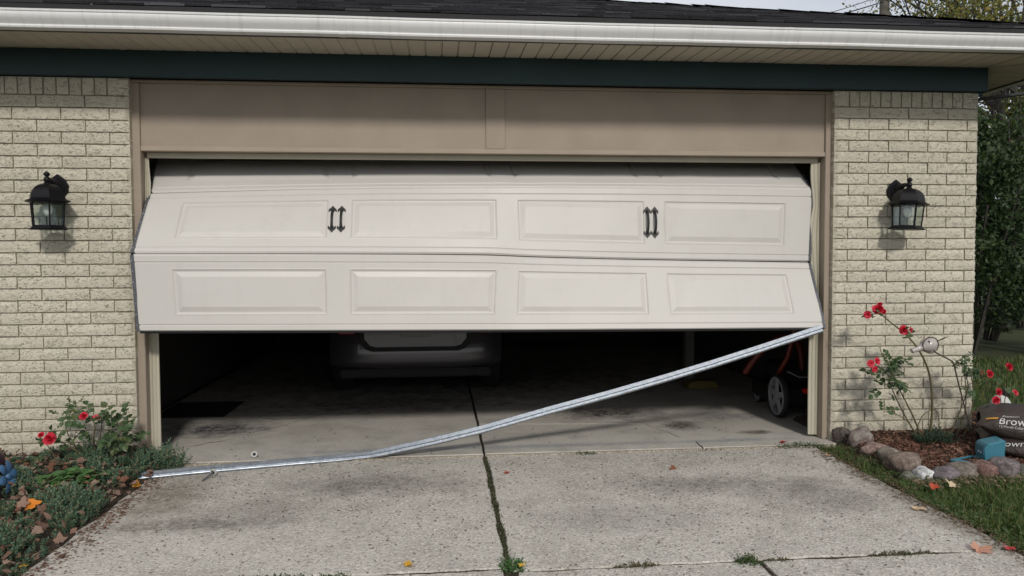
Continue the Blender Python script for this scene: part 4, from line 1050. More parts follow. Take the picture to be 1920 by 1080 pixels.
# right roses
def rosebush(name_label, base, canes_, sprays, blooms):
    t = thing('rose_bush', name_label, 'rose bush', base, group='garden roses'); B = Vector(base)
    for pts, ra, rb in canes_: cane(t, [Vector(p)-B for p in pts], ra, rb)
    m = MB()
    for c, rr_, n_, Lf, sq in sprays: leafspray(m, Vector(c)-B, rr_, n_, r, Lf, sq)
    m.build('foliage', M_ROSELEAF, t, recalc=False)
    for i, (c, R_, d, sp_f) in enumerate(blooms): rose(t, Vector(c)-B, R_, 50+i+int(base[0]*10), d, sp_f)
    return t
zb = zbed_r(5.9, -.2)
rosebush('tall rose with one long arching cane and red blooms by the right brick wall', (5.88, -.24, zb),
  [(((5.905,-.25,zb-.02), (5.90,-.28,.25), (5.845,-.32,.50), (5.746,-.35,.676), (5.635,-.36,.80), (5.50,-.36,.905), (5.405,-.36,.985)), .0095, .004),
   (((5.86,-.24,zb-.02), (5.76,-.28,.15), (5.66,-.32,.30), (5.56,-.34,.46), (5.50,-.34,.60)), .007, .0035),
   (((5.84,-.24,zb-.02), (5.70,-.25,.18), (5.60,-.26,.36), (5.55,-.26,.50)), .006, .003),
   (((5.62,-.33,.40), (5.48,-.36,.52), (5.37,-.36,.60)), .0035, .002),
   (((5.83,-.24,zb-.02), (5.74,-.27,.10), (5.62,-.31,.19), (5.47,-.34,.235)), .0035, .002),
   (((5.50,-.34,.58), (5.46,-.34,.65), (5.435,-.34,.715)), .004, .002),
   (((5.93,-.22,zb-.02), (5.93,-.20,.12), (5.95,-.18,.26)), .004, .002), (((5.80,-.24,.06), (5.86,-.24,.18), (5.98,-.22,.20), (6.02,-.2,.06)), .0035, .003),
   (((5.405,-.36,.985), (5.36,-.37,.985), (5.315,-.37,.97)), .003, .002), (((5.62,-.36,.815), (5.66,-.36,.85), (5.70,-.36,.835)), .003, .002)],
  [((5.50,-.35,.49), .085, 12, .046, 1.1), ((5.52,-.34,.58), .065, 7, .036, 1.3), ((5.46,-.35,.42), .05, 4, .044, 1), ((5.60,-.36,.78), .035, 3, .032, 1), ((5.42,-.36,.95), .04, 2, .034, 1), ((5.46,-.34,.22), .03, 2, .040, 1), ((5.66,-.34,.60), .04, 2, .030, 1), ((5.60,-.3,.30), .05, 2, .024, 1)],
  [((5.395,-.375,1.000), .042, (-.2,-.8,.4), False), ((5.432,-.375,.985), .026, (.5,-.7,.2), False), ((5.412,-.37,1.036), .022, (0,-.5,.8), False), ((5.313,-.375,.962), .030, (-.5,-.6,-.1), True),
   ((5.590,-.38,.845), .034, (-.2,-.9,.2), False), ((5.645,-.38,.848), .026, (.6,-.6,.1), True),
   ((5.345,-.37,.600), .028, (-.4,-.8,.2), True), ((5.395,-.37,.618), .028, (.2,-.8,.3), True), ((5.372,-.38,.560), .024, (0,-.9,-.1), True)])
rosebush('slender rose with bare lower canes at the corner of the right brick wall', (6.20, -.22, zbed_r(6.2,-.22)),
  [(((6.14,-.22,-.03), (6.18,-.26,.18), (6.14,-.32,.38), (6.11,-.34,.52)), .005, .003), (((6.20,-.22,-.03), (6.24,-.26,.22), (6.21,-.30,.42), (6.15,-.33,.55)), .006, .003),
   (((6.08,-.22,-.03), (6.14,-.26,.20), (6.17,-.30,.38), (6.13,-.33,.50)), .005, .003), (((6.22,-.24,.40), (6.30,-.30,.47), (6.36,-.34,.49)), .003, .002)],
  [((6.12,-.34,.50), .075, 12, .034, 1.3), ((6.18,-.32,.42), .055, 6, .032, 1), ((6.12,-.33,.60), .04, 3, .028, 1.2)],
  [((6.225,-.36,.520), .020, (.3,-.7,.3), False), ((6.285,-.37,.505), .032, (.3,-.8,.3), False)])
rosebush('short rose with crimson blooms rising behind the top mulch bag', (6.52, -.16, -.02),
  [(((6.50,-.16,-.03), (6.48,-.26,.15), (6.36,-.36,.30)), .004, .002), (((6.52,-.16,-.03), (6.46,-.28,.25), (6.37,-.36,.37)), .004, .002), (((6.54,-.16,-.03), (6.50,-.28,.34), (6.44,-.36,.54)), .004, .002)],
  [((6.42,-.33,.42), .04, 3, .028, 1), ((6.40,-.3,.26), .05, 3, .028, 1)],
  [((6.362,-.37,.365), .029, (.1,-.9,.2), False), ((6.345,-.37,.305), .030, (-.2,-.9,.1), False), ((6.440,-.37,.553), .034, (.2,-.8,.5), False), ((6.56,-.30,.345), .024, (.2,-.8,.5), True)])

# blue-green needle plant at the foot of the rose
M_NEEDLE = leafmat('needle_leaf', [(.035,.060,.035),(.050,.080,.050),(.065,.095,.060)], .6, .1)
npz = thing('needle_plant', 'low blue green needled plant at the foot of the tall rose', 'plant', (5.93, -.28, zbed_r(5.93,-.28)))
m = MB()
for _ in range(110):
    a = r.uniform(0, 6.28); q = r.random(); sprig(m, Vector((.17*q*math.cos(a), .11*q*math.sin(a), -.005)), r, r.uniform(.06, .13)*(1.1-.5*q), 16, .022, .45)
m.build('foliage', M_NEEDLE, npz, recalc=False)
m = MB()
for _ in range(20):
    a = r.uniform(0, 6.28); q = r.random(); m.tube([(0,0,-.01), (.1*q*math.cos(a), .06*q*math.sin(a), .03), (.17*q*math.cos(a), .11*q*math.sin(a), .07)], .002, 4)
m.build('stems', M_CANE, npz)

# globe on a bent stake
M_GLOBE = paint('pearl_globe', (.42, .39, .37), .22, .18, .05, 14)
M_RUST = paint('brown_stake_metal', (.085, .07, .055), .5, .3, .2, 25, metallic=.4)
gs = thing('garden_stake', 'bent metal garden stake holding a pearly glass globe before the right brick wall', 'garden stake', (6.19, -.35, zbed_r(6.19,-.35)))
GB = Vector((6.19, -.35, zbed_r(6.19,-.35)))
m = MB(); m.tube([p-GB for p in spline([(6.195,-.35,-.06), (6.12,-.35,.22), (6.05,-.35,.46), (6.015,-.35,.582), (5.985,-.35,.612), (5.90,-.35,.655), (5.83,-.37,.692), (5.80,-.395,.725), (5.785,-.39,.765)])], .0055, 8); m.build('rod', M_RUST, gs, smooth=50)
ax = Vector((.92, 0, .30)).normalized()
m = MB(); m.lathe([(.019,-.135),(.020,-.115),(.022,-.09),(.021,-.072),(.030,-.053),(.048,-.032),(.056,-.005),(.055,.022),(.044,.044),(.024,.060),(.004,.066)], (0,0,0), 24, 0, ax.to_track_quat('Z','Y').to_matrix())
m.v = [tuple(Vector(p)+Vector((5.808,-.35,.727))-GB) for p in m.v]; m.build('globe', M_GLOBE, gs, smooth=60)
m = MB(); rq = Matrix.Rotation(rad(90), 3, 'X'); pts = [Vector((5.812,-.375,.730))+ax*(.062*math.cos(t))+Vector((-.31,0,.95))*(.060*math.sin(t))-GB for t in [2*math.pi*i/24 for i in range(25)]]
m.tube(pts, .004, 6); m.build('ring', M_RUST, gs, smooth=50)
m = MB(); m.tube([Vector(p)-GB for p in ((5.868,-.36,.752),(5.92,-.36,.775),(5.965,-.36,.792))], [.003,.006,.001], 6); m.build('metal_leaf', M_RUST, gs, smooth=50)

# mulch bags
M_BAG = None
def bagmat():
    t = NT('brown_plastic_bag'); P = t.coord('Object')
    wv = t.noise(t.mapping(P, scale=(2.2, 6, 6)), 4.5, 5, .62, 1.6)
    return t.fin(t.mix(t.noise(P, 3, 3), (.036, .026, .023), (.062, .046, .040)), t.ramp(wv, [(.3, .28), (.7, .45)]), t.bump(wv, .75, .02), None, .5)
M_BAG = bagmat()
M_INK = paint('white_bag_print', (.62, .60, .60), .5, .1, .1, 20); M_LBL = paint('orange_bag_label', (.52, .25, .03), .5, .1, .1, 20)
def bag(label, loc, rz, tilt, Lx, Ly, Hz, seed, texts):
    t = thing('mulch_bag', label, 'bag', loc, rz, 'mulch bags by the right bed'); t.rotation_euler = (tilt[0], tilt[1], rz)
    NU, NV = 40, 28
    def S(u, v, off=0.0):                                     # u along the bag, v round it
        xe = 2*u-1; e = (1-abs(xe)**3.2)**.5 if abs(xe) < 1 else 0
        a = 2*math.pi*v; ca, sa = math.cos(a), math.sin(a)
        y = math.copysign(abs(ca)**.55, ca)*Ly/2*(.90+.10*e); z = math.copysign(abs(sa)**.80, sa)*Hz/2*(.05+.95*e)
        x = xe*Lx/2*(1-.03*math.sin(3*a+seed))
        q = Vector((x*7, y*7, seed+z*6)); n_ = .012*mn.noise(q)+.006*mn.noise(q*2.3)
        k = e*(1+off*0)
        nrm = Vector((0, ca*.5, sa)).normalized()
        return Vector((x, y, z+Hz/2))+nrm*(n_*k+off)
    m = MB()
    for i in range(NU+1):
        for j in range(NV): m.v.append(S(i/NU, j/NV))
    for i in range(NU):
        for j in range(NV):
            j2 = (j+1) % NV; m.f.append((i*NV+j, i*NV+j2, (i+1)*NV+j2, (i+1)*NV+j))
    m.build('sack', M_BAG, t, smooth=60)
    arc = [(0.0, .515)]; prev = S(.35, .515)
    for k in range(1, 90):
        v_ = .515-.003*k; q = S(.35, v_); arc.append((arc[-1][0]+(q-prev).length, v_)); prev = q
    def va(l):
        for k in range(len(arc)-1):
            if l <= arc[k+1][0]: return lerp(arc[k][1], arc[k+1][1], (l-arc[k][0])/max(1e-6, arc[k+1][0]-arc[k][0]))
        return arc[-1][1]
    for (s_, size, u0_, v0_, du, mat_) in texts:
        if s_ is None:
            mm = MB(); K = 8
            for i in range(K+1):
                for j in range(3): mm.v.append(S(u0_+du*i/K, va(v0_+size*j/2), .004))
            mm.f += [(i*3+j, i*3+j+1, (i+1)*3+j+1, (i+1)*3+j) for i in range(K) for j in range(2)]
            mm.build('label_patch', mat_, t, smooth=60); continue
        cu = bpy.data.curves.new('print', 'FONT'); cu.body = s_; cu.size = 1; cu.resolution_u = 3
        to = bpy.data.objects.new('tmp', cu); C.objects.link(to); dg = bpy.context.evaluated_depsgraph_get()
        me = bpy.data.meshes.new_from_object(to.evaluated_get(dg)); bpy.data.objects.remove(to)
        bm = bmesh.new(); bm.from_mesh(me); bmesh.ops.triangulate(bm, faces=bm.faces); bmesh.ops.subdivide_edges(bm, edges=[e for e in bm.edges if e.calc_length() > .25], cuts=1)
        bmesh.ops.triangulate(bm, faces=bm.faces)
        for v in bm.verts:
            sh = v.co.x+.12*v.co.y                            # slight slant of the print
            v.co = S(u0_+sh*size/Lx, va(v0_+v.co.y*size*1.15), .004)
        bm.to_mesh(me); bm.free(); me.materials.clear(); me.materials.append(mat_)
        obj('print', me, t)
    return t
VT = .69
bag('upper brown plastic mulch bag with white lettering, on top of the other bag', (6.62, -.63, .050), rad(-38), (rad(4), rad(2), 0), .98, .56, .215, 3,
    [('Brown Mulch', .072, .135, .060, 0, M_INK), ('Premium', .028, .150, .130, 0, M_INK), ('12 Month Color Guarantee', .022, .135, .034, 0, M_INK), (None, .026, .055, .105, .075, M_LBL)])
bag('lower brown mulch bag partly crushed under the upper one behind the blue box', (6.60, -.68, -.045), rad(-36), (rad(2), 0, 0), 1.0, .60, .145, 9,
    [('Brown Mulch', .070, .09, .050, 0, M_INK), (None, .022, .04, .075, .06, M_LBL)])

# blue box and its lid
def bluemat():
    t = NT('blue_plastic'); P = t.pos(); return t.fin(t.mix(t.noise(P, 8, 4), (.038, .155, .215), (.050, .190, .250)), .38, t.bump(t.noise(P, 120, 3), .08, .002), None, .45)
M_BLUEP = bluemat(); M_WHITE = paint('white_dot', (.7, .7, .7), .5)
bb = thing('blue_box', 'teal blue plastic box tipped on the mulch before the mulch bags', 'box', (5.985, -.775, zbed_r(5.98,-.77)+.002), rad(-17))
prof = [(-.058,0),(-.064,.08)]+[(-.064+.035-.035*math.cos(a), .095+.035*math.sin(a)) for a in [rad(15*k) for k in range(0, 6)]]+[(.02,.146),(.070,.160),(.076,.152),(.068,0)]
m = MB(); m.prism(prof, lambda p: (p[0], -.065, p[1]), lambda p: (p[0], .085, p[1])); m.build('shell', M_BLUEP, bb, bevel=.008, smooth=35)
for k in (0, 1):
    m = MB(); m.lathe([(.006,0),(.006,.004),(.002,.006)], (0,0,0), 10, 0, Matrix.Rotation(-math.pi/2, 3, 'Y')); m.v = [(p[0]-.063, p[1]-.02+.035*k, p[2]+.060) for p in m.v]; m.build('white_stud', M_WHITE, bb)
lt = thing('blue_tray', 'flat teal blue plastic tray lying on mulch left of the blue box', 'tray', (5.82, -.80, zbed_r(5.82,-.8)+.008), rad(20))
m = MB(); m.box(-.115,-.035,-.055,.055,0,.008); m.build('tray_floor', M_BLUEP, lt, bevel=.002)
for a in ((-.115,.115,.0555,.062,0,.014), (-.115,.115,-.062,-.0555,0,.014), (-.122,-.1155,-.062,.062,0,.014), (.1155,.122,-.062,.062,0,.014)):
    m = MB(); m.box(*a); m.build('tray_rim', M_BLUEP, lt, bevel=.002)
# white ornament and black pot behind
wo_ = thing('garden_ornament', 'small white bird shaped garden ornament behind the top mulch bag', 'ornament', (6.70, .02, .0))
M_CHALK = paint('chalky_white', (.55, .54, .52), .6, .15, .2, 14)
m = MB(); m.lathe([(.02,.10),(.055,.115),(.075,.16),(.070,.21),(.045,.25),(.015,.265)], (0,0,0), 18); m.build('body', M_CHALK, wo_, smooth=60)
m = MB(); m.lathe([(.012,.25),(.030,.262),(.036,.285),(.026,.305),(.006,.315)], (.035,-.01,0), 14); m.build('head', M_RUBBER, wo_, smooth=60)
m = MB(); m.tube([(0,0,-.03),(0,0,.11)], .012, 8); m.build('stem', M_RUST, wo_, smooth=60)
pt = thing('nursery_pot', 'black plastic nursery pot lying at the house corner behind the mulch bags', 'pot', (6.56, -.12, .07)); pt.rotation_euler = (rad(78), 0, rad(35))
m = MB(); m.lathe([(.058,-.075),(.062,-.07),(.082,.07),(.088,.072),(.088,.09),(.080,.09),(.076,.07),(.056,-.066)], (0,0,0), 22); m.build('pot_wall', M_RUBBER, pt, smooth=40)

# ------------------------------------------------------------------ grass and weeds
M_GRASS = leafmat('grass_blade', [(.035,.070,.016),(.055,.105,.024),(.080,.140,.034),(.115,.150,.045),(.22,.19,.09)], .55, .3)
gr = MB(); r = random.Random(4)
def blade(m, p, h, w, r):
    a = r.uniform(0, 6.28); s_ = Vector((math.cos(a), math.sin(a), 0)); b = Vector((r.gauss(0,.45), r.gauss(0,.45), 0))*h
    m.add([p-s_*w, p+s_*w, p+b*.35+Vector((0,0,h*.6))+s_*w*.7, p+b*.35+Vector((0,0,h*.6))-s_*w*.7, p+b+Vector((0,0,h*.92))], [(0,1,2,3),(3,2,4)])
def edge_r(y): return 5.045+.055*mn.noise(Vector((0, y*4, 0)))+.03*mn.noise(Vector((0, y*13, 3)))
k = 0
while k < 34000:
    y = -.12-3.3*r.random(); x = 4.97+2.26*r.random()**1.3
    if y > -1.03 and x > 5.30: continue
    if y > -1.03 and r.random() < .35: continue
    if x < edge_r(y): continue
    dens = smooth01((x-5.03)/.10)*.6+.4
    if mn.noise(Vector((x*6, y*6, 9))) < -.25 and r.random() < .7: continue
    h = r.uniform(.022, .060)*(.55+.45*smooth01((x-5.05)/.35)); blade(gr, Vector((x+.02*(1-dens), y, G-.032)), h+.03, r.uniform(.0018, .0034), r); k += 1
for _ in range(9000):
    x, y = r.uniform(6.5, 11.5), r.uniform(.35, 4.3)
    if x < 6.47+.83*y*.9: continue
    blade(gr, Vector((x, y, G-.032)), r.uniform(.05, .11), r.uniform(.004, .008), r)
tag(gr.build('grass', M_GRASS, None, recalc=False), 'green lawn grass right of the driveway and beyond the house', 'grass', kind='stuff')
M_WEED = leafmat('crack_weed', [(.030,.065,.018),(.045,.085,.025),(.060,.095,.035),(.11,.10,.045)], .6, .15)
cl = MB()
for _ in range(420):                                        # clover and small weeds in the lawn edge
    y = -.25-2.2*r.random(); x = edge_r(y)+abs(r.gauss(.05, .18))
    if y > -1.0 and x > 5.26: continue
    p = Vector((x, y, G-.01+r.uniform(.01, .045))); n = Vector((r.gauss(0,.3), r.gauss(0,.3)-.2, 1)).normalized(); a0 = r.uniform(0, 6.28); xx = n.orthogonal().normalized(); yy = n.cross(xx); R_ = r.uniform(.004, .009)
    for q in range(3):
        a = a0+q*2.09; d = xx*math.cos(a)+yy*math.sin(a); leaf(cl, p, d, n, R_*1.5, R_*1.4, .15, .1)
tag(cl.build('clover', M_WEED, None, recalc=False), 'clover and small weeds along the lawn edge of the driveway', 'weeds', kind='stuff')
M_DRYW = leafmat('dry_weed', [(.10,.085,.04),(.07,.085,.035),(.14,.10,.06),(.05,.07,.025)], .7, .1)
def weed(label, x0, x1, y0, y1, n, h, mat_, z=G-.012):
    t = thing('weed_tuft', label, 'weed', ((x0+x1)/2, (y0+y1)/2, z), group='weeds in the concrete joints'); m = MB(); cx, cy = (x0+x1)/2, (y0+y1)/2
    for _ in range(n):
        p = Vector((r.uniform(x0, x1)-cx, r.gauss(0, (y1-y0)*.3), 0)); tt = 1-abs(2*(p.x+cx-x0)/(x1-x0)-1)**3
        d = Vector((r.gauss(0,.55), r.gauss(0,.55)-.2, 1)).normalized(); L = h*r.uniform(.5, 1.1)*(.35+.65*tt)
        m.tube([p, p+d*L*.6, p+d*L+Vector((0,0,-.1*L))], .0009, 3, False)
        for q in range(4): leaf(m, p+d*L*(.35+.2*q), d*.4+rdir(r), rdir(r, 1), r.uniform(.008, .016), r.uniform(.004, .008), .2, .2)
    m.build('foliage', mat_, t, recalc=False); return t
weed('small dark green weed on the threshold right of the driveway joint', 3.19, 3.33, -.15, -.09, 70, .035, M_WEED)
weed('bright green weed where the two driveway joints cross', 2.46, 2.58, -2.14, -2.02, 130, .05, M_GREEN)
weed('round green weed at the crack end in the cross joint', 3.60, 3.70, -2.20, -2.11, 110, .05, M_WEED)
weed('low dry weeds right of the round green weed in the cross joint', 3.72, 3.88, -2.17, -2.13, 70, .022, M_DRYW)
weed('low mossy weed strip in the cross joint nearest the driveway centre', 3.00, 3.22, -2.16, -2.12, 110, .024, M_DRYW)
weed('long low weed strip in the cross joint toward the lawn', 4.27, 4.62, -2.165, -2.12, 170, .024, M_DRYW)
weed('weed strip growing along the threshold by the right garage trim', 4.72, 5.20, -.15, -.08, 230, .045, M_WEED)
weed('green mossy weed line in the cross joint left of the centre joint', 1.05, 1.75, -2.12, -2.08, 260, .022, M_WEED)
M_MOSS = leafmat('joint_moss', [(.020,.016,.010),(.045,.038,.020),(.035,.060,.018),(.12,.10,.065),(.05,.075,.025)], .8, .1)
ms = MB()
for _ in range(2600):
    y = lerp(-2.05, -.16, r.random()); dn = mn.noise(Vector((3, y*5, 1)))+.5*mn.noise(Vector((1, y*14, 7)))
    if dn < r.uniform(-.5, .35): continue
    p = Vector((JX+r.gauss(0, .009), y, G-.010)); d = Vector((r.gauss(0,.8), r.gauss(0,.8), 1)).normalized()
    leaf(ms, p, d, rdir(r), r.uniform(.008, .026), r.uniform(.003, .008), .2, .2)
tag(ms.build('joint_moss', M_MOSS, None, recalc=False), 'moss and dry bits filling the centre joint of the driveway', 'moss', kind='stuff')

# dry leaf bits along the lawn edge and before the stones
M_EDGE = leafmat('edge_leaf_bits', [(.06,.042,.028),(.11,.075,.05),(.17,.125,.085),(.24,.18,.12),(.08,.05,.03)], .8, .1)
eb = MB()
for _ in range(1500):
    y = -.25-2.6*r.random(); x = edge_r(y)-.02+abs(r.gauss(0, .045))*(1 if r.random() < .6 else -1)
    leaf(eb, Vector((x, y, G+.004)), Vector((r.gauss(0,1), r.gauss(0,1), .1)), Vector((0,0,1)), r.uniform(.008, .03), r.uniform(.004, .011), .3, .3)
for _ in range(420):
    x, y = r.uniform(5.2, 6.6), -1.07-abs(r.gauss(0, .07))
    leaf(eb, Vector((x, y, G+r.uniform(0, .025))), Vector((r.gauss(0,1), r.gauss(0,1), .15)), Vector((0,-.3,1)), r.uniform(.015, .055), r.uniform(.01, .026), .25, .3)
tag(eb.build('edge_litter', M_EDGE, None, recalc=False), 'dry leaf bits along the lawn edge and before the border stones', 'dry leaves', kind='stuff')
# loose debris on the slabs
M_DEB = leafmat('dark_debris', [(.030,.024,.018),(.06,.045,.03),(.10,.075,.05)], .8, 0)
db = MB()
for _ in range(4600):
    x, y = r.uniform(.4, 5.0), -.2-3.0*r.random()**1.1; L = r.uniform(.006, .020)
    if r.random() > .35+.65*smooth01(mn.noise(Vector((x*1.6, y*2.2, 4)))+.5): continue
    d = Vector((r.gauss(0,1), r.gauss(0,.5), r.uniform(0,.25))); leaf(db, Vector((x, y, G+.0025)), d, Vector((0,0,1)), L, L*r.uniform(.2, .5), .35, .2)
for _ in range(110):
    x, y = r.uniform(.4, 5.0), r.uniform(-.05, .9); L = r.uniform(.006, .026)
    leaf(db, Vector((x, y, G+.0125)), Vector((r.gauss(0,1), r.gauss(0,.5), .1)), Vector((0,0,1)), L, L*.35, .3, .2)
tag(db.build('debris', M_DEB, None, recalc=False), 'dark specks of leaf debris scattered over the concrete', 'debris', kind='stuff')
rb = MB()
for _ in range(420):
    x = r.uniform(.4, 5.15); p = Vector((x, -.135+r.gauss(0, .014), G+.003)); s_ = r.uniform(.003, .009); d = rdir(r); e = d.orthogonal().normalized()*s_; f = d.cross(e.normalized())*s_*.7; d = d*s_*.8
    rb.add([p+e, p-e, p+f, p-f, p+d, p-d], [(0,2,4),(2,1,4),(1,3,4),(3,0,4),(2,0,5),(1,2,5),(3,1,5),(0,3,5)])
tag(rb.build('rubble', M_LIP, None), 'crumbs of broken concrete along the garage threshold', 'rubble', kind='stuff')

# fallen leaves one can pick out
def fallen(x, y, R_, col, label, z=None, n=(0,0,1), lobes=5, curl=.5):
    mt = leafmat('fallen_leaf_'+label.split()[0], [tuple(c*.85 for c in col), tuple(min(1, c*1.15) for c in col)], .6, .15)
    m = MB(); lobed(m, Vector((0,0,.004)), R_, Vector(n), r.uniform(0, 6.28), r, lobes, curl)
    tag(m.build('fallen_leaf', mt, None, recalc=False, loc=(x, y, (G if z is None else z)+.003)), label, 'leaf', 'fallen leaves')
fallen(2.624, -.571, .026, (.45,.06,.03), 'small red leaf on the driveway right of the centre joint')
fallen(3.782, -.60, .036, (.17,.07,.035), 'brown leaf standing on the driveway before the door middle', n=(.2,-.8,.5))
fallen(2.021, -2.03, .034, (.55,.30,.03), 'yellow leaf on the left driveway slab near the cross joint')
fallen(2.56, -2.14, .022, (.55,.36,.04), 'tiny yellow leaf beside the weed where joints cross', z=G+.02)
fallen(4.846, -2.148, .062, (.50,.26,.18), 'large pinkish tan leaf on the cross joint near the lawn', n=(0,-.25,1))
fallen(5.005, -2.15, .036, (.45,.05,.05), 'small red leaf at the lawn end of the cross joint')
fallen(4.931, -1.544, .046, (.55,.40,.26), 'pale tan leaf lying flat on the driveway by the lawn', curl=.2)
fallen(4.838, -.03, .036, (.35,.03,.03), 'dark red leaf on the threshold above the weed strip', z=G+.012)
fallen(5.012, -.392, .030, (.45,.28,.18), 'tan leaf on the driveway corner by the border stones')
fallen(5.363, -1.246, .042, (.58,.46,.30), 'pale beige leaf in the grass before the purple grey stone', z=G+.03, n=(.2,-.4,.9))
fallen(5.234, -1.263, .036, (.42,.07,.03), 'rust red leaf in the grass at the driveway edge', z=G+.03, n=(-.2,-.4,.9))
fallen(.150, .05, .060, (.12,.06,.035), 'curled dark brown leaf on the threshold by the left jamb', z=G+.012, n=(.2,-.4,.8), curl=.9)
fallen(-.06, -1.31, .048, (.62,.20,.02), 'bright orange leaf lying on the sedum', z=.045, n=(.1,-.5,.8))
fallen(.10, -1.69, .040, (.55,.36,.18), 'yellowish tan leaf at the lower edge of the left bed', z=G+.05, n=(.1,-.4,.9))
fallen(.24, -.66, .034, (.50,.22,.03), 'ochre leaf at the bed edge below the strut end', z=G+.02, n=(.3,-.4,.8))
fallen(.20, -1.88, .026, (.50,.34,.06), 'small yellow leaf by the slab edge at the bottom of the left bed', z=G+.01)
fallen(5.95, -1.22, .036, (.42,.27,.17), 'dull tan leaf in the grass right of the beige leaf', z=G+.03)

# ------------------------------------------------------------------ background: shrubs, trees, pole, wires
M_BARK = paint('tree_bark', (.040, .034, .028), .9, .4, .6, 8, fine=40, fdist=.02)
M_LEAF_Y = leafmat('autumn_leaf', [(.075,.105,.025),(.13,.155,.035),(.22,.21,.045),(.34,.26,.06),(.095,.115,.04)], .55, .4)
M_LEAF_M = leafmat('olive_shrub_leaf', [(.035,.055,.018),(.060,.085,.024),(.10,.115,.030),(.16,.15,.04)], .5, .3)
M_LEAF_D = leafmat('dark_shrub_leaf', [(.018,.035,.012),(.028,.052,.018),(.040,.070,.022),(.055,.085,.025)], .5, .25)
def tree(label, base, stems, leaf_n, lsize, mat_, seed, zlo, spread=1.0, cat='tree', name='tree', grp='trees beyond the house'):
    r_ = random.Random(seed); t = thing(name, label, cat, base, group=grp); tr_ = MB(); tips = []
    def br(p, d, L, rad_, dep):
        q = p; pts = [p]; dd = d
        for _ in range(3):
            dd = (dd+rdir(r_)*.16+Vector((0,0,.05))).normalized(); q = q+dd*L/3; pts.append(q)
        tr_.tube(pts, [rad_, rad_*.88, rad_*.75, rad_*.62], 7 if dep < 2 else 4, False)
        if dep >= 3 or L < .35:
            tips.append((q, L)); return
        for _ in range(3 if dep else 2):
            nd = (dd+rdir(r_)*.75*spread).normalized(); br(pts[r_.choice((2, 3, 3))], nd, L*r_.uniform(.55, .8), rad_*.55, dep+1)
        if dep < 2: br(q, (dd+rdir(r_)*.2).normalized(), L*.8, rad_*.62, dep+1)
    for (off, d, L, ra) in stems: br(Vector(off), Vector(d).normalized(), L, ra, 0)
    tr_.build('trunk', M_BARK, t, smooth=50)
    m = MB(); tips2 = [x_ for x_ in tips if x_[0].z > zlo] or tips
    for _ in range(leaf_n):
        q, L = r_.choice(tips2); p = q+rdir(r_)*(.55*max(L, .5))*r_.random()**.6
        l_ = lsize*r_.uniform(.6, 1.25); leaf(m, p, rdir(r_, -.2), rdir(r_, .5), l_, l_*.7, .15, .15)
    m.build('crown', mat_, t, recalc=False); return t
tree('yellow green autumn tree with dark forked trunks right of the roof corner', (14.75, 10.2, G), [((-.45,0,0),(.0,.0,1),3.6,.13), ((.1,.1,0),(.04,.05,1),3.8,.16), ((.45,0,0),(.10,-.05,1),3.4,.12)], 9500, .085, M_LEAF_Y, 3, 1.2)
tree('thin leafy tree standing beside the utility pole above the roof', (20.0, 15.6, G), [((-.3,0,0),(-.06,0,1),4.6,.14), ((.4,.2,0),(.05,.1,1),4.3,.12)], 7000, .10, M_LEAF_Y, 9, 4, .7)
tree('tall half bare tree with crossing dark limbs above the right eave', (21.6, 15.0, G), [((0,0,0),(-.05,0,1),4.6,.20), ((.5,.3,0),(.14,.1,1),4.2,.16), ((-.5,-.1,0),(-.18,0,1),4.0,.14)], 5200, .10, M_LEAF_Y, 14, 4)
def shrub(label, base, w, h, n, lsize, mat_, seed, zl=.25):
    r_ = random.Random(seed); t = thing('shrub', label, 'shrub', base, group='dark shrubs behind the house'); st_ = MB(); m = MB(); cs = []
    for k in range(16):
        a = r_.uniform(0, 6.28); q = r_.random()**.5; top = Vector((w*.5*q*math.cos(a), w*.4*q*math.sin(a), h*r_.uniform(.55, 1)))
        st_.tube(spline([(top.x*.25, top.y*.25, 0), (top.x*.55, top.y*.55, top.z*.45), top], 4), [.03-.002*i for i in range(9)], 5, False)
    for k in range(46):
        a = r_.uniform(0, 6.28); q = r_.random()**.5; z = h*lerp(zl, 1, r_.random()**.8); k_ = 1-.35*(z/h)
        cs.append((Vector((w*.55*q*k_*math.cos(a), w*.5*q*k_*math.sin(a), z)), r_.uniform(.18, .42)))
    for _ in range(n):
        c_, R_ = r_.choice(cs); p = c_+rdir(r_)*R_*r_.random()**.4; l_ = lsize*r_.uniform(.6, 1.3); leaf(m, p, rdir(r_, -.35), rdir(r_, .6), l_, l_*.55, .15, .2)
    st_.build('stems', M_BARK, t, smooth=50); m.build('foliage', mat_, t, recalc=False); return t
shrub('dark green shrub nearest the house corner behind the lawn', (9.75, 4.6, G), 2.2, 2.9, 6500, .085, M_LEAF_D, 1, .22)
shrub('tall dark shrub behind the nearest one, reaching toward the eave', (11.3, 6.3, G), 2.6, 3.7, 6500, .10, M_LEAF_D, 2, .1)
shrub('dark shrub at the right edge of the view behind the lawn', (11.3, 4.8, G), 2.2, 3.0, 4500, .085, M_LEAF_D, 5, .15)
shrub('far dark shrub under the autumn tree', (13.9, 8.4, G), 3.4, 4.9, 8000, .11, M_LEAF_M, 6, .05)
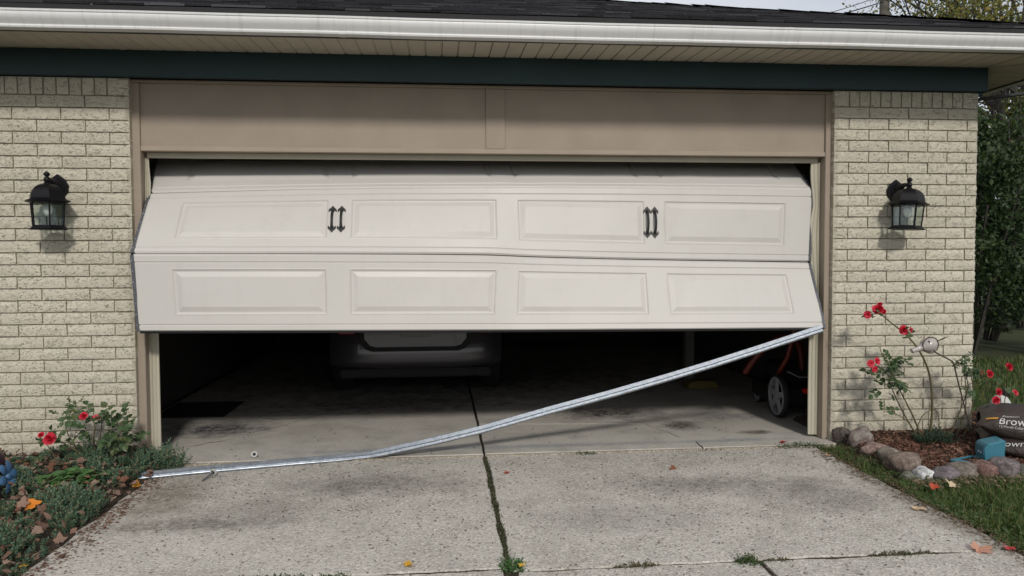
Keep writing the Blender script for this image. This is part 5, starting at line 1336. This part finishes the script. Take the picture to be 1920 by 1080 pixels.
# far tree line, a mass that closes the view
r = random.Random(2); m = MB()
for k in range(90):
    c_ = Vector((r.uniform(8, 46), r.uniform(24, 34), r.uniform(.2, 3.6)))
    for _ in range(110):
        p = c_+rdir(r)*Vector((2.0, 1.2, 1.4)).length*.6*r.random()**.4; leaf(m, p, rdir(r), rdir(r, .4), r.uniform(.25, .5), .3, .15, .15)
tag(m.build('far_treeline', M_LEAF_D, None, recalc=False), 'far dark tree line beyond the yard', 'trees', kind='stuff')
M_POLE = paint('weathered_pole_wood', (.17, .155, .135), .9, .3, .5, 3, fine=50, fdist=.01)
up_ = thing('utility_pole', 'grey wooden utility pole rising behind the roof', 'utility pole', (15.58, 16, G))
m = MB(); m.tube([(0,0,0),(0,0,5),(0,0,11)], [.17,.155,.135], 16); m.build('pole', M_POLE, up_, smooth=50)
m = MB(); m.box(-1.1, 1.1, -.06, .06, 10.1, 10.24); m.build('crossarm', M_POLE, up_)
M_WIRE = paint('black_wire', (.012, .012, .012), .6)
def wire(label, a, b, sag, ra):
    a, b = Vector(a), Vector(b); pts = [a.lerp(b, t/16)-Vector((0,0,sag*4*(t/16)*(1-t/16))) for t in range(17)]; m = MB(); m.tube(pts, ra, 6)
    tag(m.build('overhead_wire', M_WIRE, None, smooth=50), label, 'wire', 'overhead wires')
wire('thick black service cable running right from under the eave', (6.43, .50, 2.684), (14.5, .60, 3.80), .0, .0145)
wire('thin wire slanting up to the utility pole above the roof', (15.58, 16, 9.05), (8.4, 11.0, 6.35), .12, .016)
wire('black wire crossing before the autumn trees above the roof corner', (14.0, 13, 6.86), (22, 13, 8.98), .0, .022)
wire('second thin wire left of the utility pole', (15.58, 16, 9.25), (7.5, 11.2, 6.30), .2, .010)
# neighbour's chimney and vent just over the roof line
ch_ = thing('brick_chimney', 'red brick chimney top just showing over the roof ridge', 'chimney', (6.23, 16, .50))
m = MB(); m.box(-.28, .28, -.28, .28, 0, 8.25); m.build('shaft', paint('red_chimney_brick', (.26, .075, .055), .9, .3, .4, 8), ch_)
m = MB(); m.box(-.32, .32, -.32, .32, 8.252, 8.34); m.build('cap', M_POLE, ch_)
